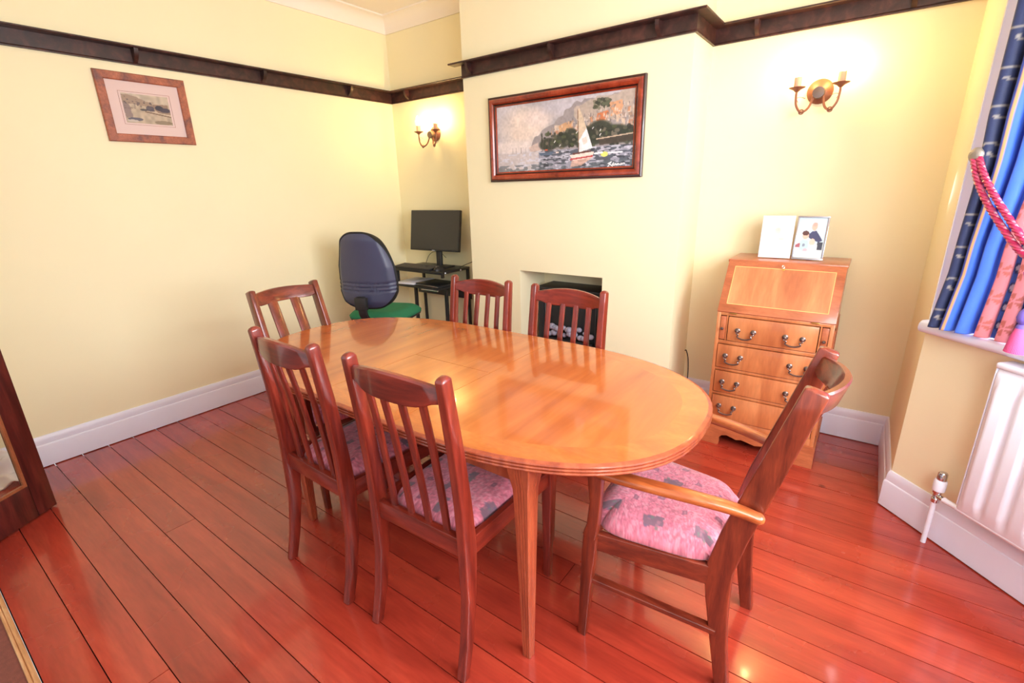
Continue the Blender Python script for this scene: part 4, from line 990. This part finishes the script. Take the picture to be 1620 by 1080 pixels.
t = thing('computer_monitor', 'flat black computer monitor on the alcove desk', 'monitor', (-3.128, 3.135, .838), math.radians(4))
MB().rbox(-.11, .13, -.050, .085, .0003, .012, .005).build('base', M['plast'], t)
bar(MB(), [(0, .028, .0125, .056, .030), (0, .030, .14, .056, .030), (0, .058, .28, .056, .026)], (1, 0, 0), .006).build('neck', M['plast'], t)
TL_ = Matrix.Translation((0, 0, .142)) @ Matrix.Rotation(math.radians(-9), 4, 'X') @ Matrix.Translation((0, 0, -.142))
b = MB(); b.M = TL_; b.rbox(-.306, .262, -.020, .009, .142, .498, .005).build('housing', M['plast'], t)
b = MB(); b.M = TL_; b.box(-.299, .255, -.0212, -.0202, .156, .491).build('screen', M['screen'], t, smooth=False)
cu_ = bpy.data.curves.new('logo', 'FONT'); cu_.body = 'DELL'; cu_.size = .016; cu_.align_x = 'CENTER'; cu_.extrude = .0003
tmp = bpy.data.objects.new('logo_curve', cu_); COL.objects.link(tmp); dg = bpy.context.evaluated_depsgraph_get(); me = bpy.data.meshes.new_from_object(tmp.evaluated_get(dg)); bpy.data.objects.remove(tmp)
me.materials.clear(); me.materials.append(M['paper']); lo = bpy.data.objects.new('logo', me); COL.objects.link(lo); lo.parent = t; lo.location = (-.022, -.0215, .1435); lo.rotation_euler = (PI/2, 0, 0)

t = thing('keyboard', 'black computer keyboard on the desk shelf in front of the monitor', 'keyboard', (-3.245, 2.998, .8383), math.radians(1))
MB().add([(-.225, -.085, 0), (.225, -.085, 0), (.225, .058, 0), (-.225, .058, 0), (-.225, -.085, .012), (.225, -.085, .012), (.225, .058, .0245), (-.225, .058, .0245)],
         [(3, 2, 1, 0), (4, 5, 6, 7), (0, 1, 5, 4), (1, 2, 6, 5), (2, 3, 7, 6), (3, 0, 4, 7)]).build('case', M['plast'], t, smooth=False)
b = MB()
for j in range(6):
    for i in range(21):
        if i in (15, 16) and j in (3,): continue
        x = -.216+i*.0206; y = -.076+j*.0212; z = .0125+(y+.085)*.0875
        b.box(x, x+.0175, y, y+.0175, z, z+.006)
b.build('keys', M['key'], t, smooth=False)['kind'] = 'stuff'
t = thing('computer_mouse', 'small black computer mouse beside the keyboard', 'mouse', (-2.975, 2.985, .8383))
b = MB(); rg = []
for k in range(9):
    a = PI*k/8; y = -.052*math.cos(a); w_ = .030*math.sin(a)**.6+.001; h_ = .034*math.sin(a*.9+.15)**.8+.001
    rg.append([(w_*math.cos(q), y, max(0, h_*math.sin(q))) for q in [PI*m_/8 for m_ in range(9)]])
b.rings(rg); b.build('shell', M['plast'], t); MB().rbox(-.003, .003, -.034, -.016, .029, .0365, .002).build('wheel', M['silver'], t)
t = thing('laptop', 'closed dark laptop on the lower desk shelf', 'laptop', (-3.06, 3.045, .6993), math.radians(-4))
MB().rbox(-.155, .155, -.125, .110, .0, .012, .004).build('base', M['plast'], t); MB().rbox(-.155, .155, -.125, .110, .0125, .019, .003).build('lid', M['black'], t)
b = MB().rbox(-.150, .150, -.1262, -.1245, .004, .009, .0006); b.build('front_trim', M['silver'], t)
b = MB(); b.M = Matrix.Translation((-3.365, 3.05, .6993)) @ Matrix.Rotation(.12, 4, 'Z')
for k in range(3): b.rbox(-.10+.004*k, .12+.003*k, -.15+.003*k, .14, .0003+.004*k, .004+.004*k, .001)
tag(b.build('paper_pad', M['paper']), 'white pad of paper on the lower desk shelf', 'paper')
P = spline([(-3.16, 3.28, .90), (-3.22, 3.272, .945), (-3.30, 3.265, .95), (-3.36, 3.26, .915), (-3.40, 3.25, .8425)], 8)
tag(MB().tube(P, .0022, 6).build('cable', M['rubber']), 'thin black cable looping behind the desk keyboard', 'cable')
P = spline([(-2.905, 3.18, .8425), (-2.89, 3.22, .856), (-2.85, 3.25, .875), (-2.78, 3.275, .90), (-2.66, 3.285, .905), (-2.60, 3.290, .88), (-2.585, 3.290, .5), (-2.58, 3.280, .19)], 8)
tag(MB().tube(P, .003, 6).build('cable', M['rubber']), 'black power cable leading off the desk towards the chimney corner', 'cable')
P = spline([(-.911, 3.262, .395), (-.900, 3.256, .398), (-.884, 3.252, .35), (-.876, 3.250, .28), (-.874, 3.250, .19), (-.876, 3.252, .005)], 8)
tag(MB().tube(P, .0035, 6).build('cable', M['rubber']), 'black cable coming out of the wall beside the bureau', 'cable')

# ------------------------------------------------------------------ office chair
t = thing('office_chair', 'office chair with slate blue back shell and green seat', 'office chair', (-3.185, 2.545, 0), math.radians(20))
# faces +y locally; back at y = -.25
n, m_ = 46, 54
def shell(y_of, inset, zc, hh, flat=0):
    vs = []
    for j in range(m_+1):
        v_ = -1+2*j/m_
        for i in range(n+1):
            u = -1+2*i/n; q = max(abs(u), abs(v_)); s_ = q/((abs(u)**3.4+abs(v_)**3.4)**(1/3.4)) if q else 1
            uu, vv = u*s_, v_*s_
            wd = float(np.interp(vv, [-1, -.55, .1, .75, 1], [.232, .262, .246, .196, .170]))-inset
            vs.append((uu*wd, y_of(uu, vv), zc+vv*(hh-inset)))
    return vs
def grid_faces(n, m): return [(j*(n+1)+i, j*(n+1)+i+1, (j+1)*(n+1)+i+1, (j+1)*(n+1)+i) for j in range(m) for i in range(n)]
ZB, HH = .925, .295
def yback(uu, vv):
    e = max(abs(uu), abs(vv)); rib = 0
    z = vv
    for k, zz in enumerate((-.34, -.44, -.54)):
        d = z-(zz+.06*max(0, abs(uu)-.45)); rib += .010*math.exp(-(d/.020)**2)
    return -.295 - .10*(vv*.5)**2 + .045*uu*uu - .02*vv + .030*max(0, (e-.80)/.2)**1.6 + rib
def yfront(uu, vv): return -.228 + .045*uu*uu - .10*(vv*.5)**2 - .02*vv - .02*max(0, (max(abs(uu), abs(vv))-.75)/.25)**2
MB().add(shell(yback, .008, ZB, HH), grid_faces(n, m_)).build('back_shell', M['slate'], t, angle=60)
MB().add(shell(yfront, .010, ZB, HH), grid_faces(n, m_)).build('back_cushion', M['green'], t, angle=60)
vs0 = shell(yback, .006, ZB, HH); vs1 = shell(yfront, .008, ZB, HH); N1 = n+1
ring = [i for i in range(n+1)] + [j*N1+n for j in range(1, m_+1)] + [m_*N1+i for i in range(n-1, -1, -1)] + [j*N1 for j in range(m_-1, 0, -1)]
b = MB(); rg = []
for q in ring:
    a, c = Vector(vs0[q]), Vector(vs1[q]); d_ = Vector((a.x, 0, a.z-ZB)).normalized()*.010
    rg.append([a+d_*.0+Vector((0, -.004, 0)), a+d_+Vector((0, .006, 0)), c+d_-Vector((0, .006, 0)), c+Vector((0, .003, 0)), (a+c)/2-d_*1.2])
b.rings(rg, closed=True); b.build('edge_trim', M['rubber'], t, angle=60)
bar(MB(), spline([(0, -.335, .74, .070, .018), (0, -.338, .66, .072, .020), (0, -.325, .59, .072, .022), (0, -.27, .525, .072, .022), (0, -.235, .498, .07, .020), (0, -.12, .484, .07, .020)], 5), (1, 0, 0), .006).build('back_bracket', M['plast'], t)
MB().rbox(-.050, .050, -.362, -.322, .635, .735, .008).build('height_housing', M['plast'], t)
# seat
vs = []
for j in range(m_+1):
    v_ = -1+2*j/m_
    for i in range(n+1):
        u = -1+2*i/n; q = max(abs(u), abs(v_)); s_ = q/((abs(u)**4+abs(v_)**4)**.25) if q else 1
        uu, vv = u*s_, v_*s_; e = max(abs(u), abs(v_))
        vs.append((uu*.262, .0+vv*.235, .590-.050*max(0, (e-.66)/.34)**2.2-.03*max(0, vv-.5)**1.5-.006*math.cos(uu*2)))
top = len(vs); ringv = [vs[q] for q in ring]; fs = grid_faces(n, m_); mm = len(ring)
vs += [(x*.985, y*.985, .525) for x, y, z in ringv]
fs += [(ring[k], ring[(k+1) % mm], top+(k+1) % mm, top+k) for k in range(mm)] + [tuple(top+k for k in range(mm))]
MB().add(vs, fs).build('seat', M['green'], t, angle=60)
b = MB(); b.rings([[(x*.992, y*.992, .5245) for x, y, z in ringv], [(x*.97, y*.97, .507) for x, y, z in ringv], [(x*.85, y*.85, .495) for x, y, z in ringv]]); b.build('seat_pan', M['plast'], t, angle=60)
MB().lathe([(.001, .11), (.030, .11), (.030, .30), (.016, .302), (.016, .4955), (.001, .4955)], (0, 0, 0), 18).build('gas_column', M['plast'], t)
for k in range(5):
    a = 2*PI*k/5+.3; c, s_ = math.cos(a), math.sin(a)
    leg = MB(); bar(leg, [(.02*c, .02*s_, .125, .045, .040), (.16*c, .16*s_, .110, .038, .032), (.285*c, .285*s_, .080, .030, .024)], (-s_, c, 0), .006, cap1=.008); leg = leg.build('base_arm', M['plast'], t)
    b = MB()
    for o_ in (-.012, .012):
        bb = MB(); q = Matrix.Translation((.275*c, .275*s_, .0275)) @ Matrix.Rotation(a+1, 4, 'Z'); b.M = q
        b.lathe([(.001, o_-.008), (.022, o_-.008), (.0272, o_-.004), (.0272, o_+.004), (.022, o_+.008), (.001, o_+.008)], (0, 0, 0), 16, 'y')
    b.build('castor', M['rubber'], leg)
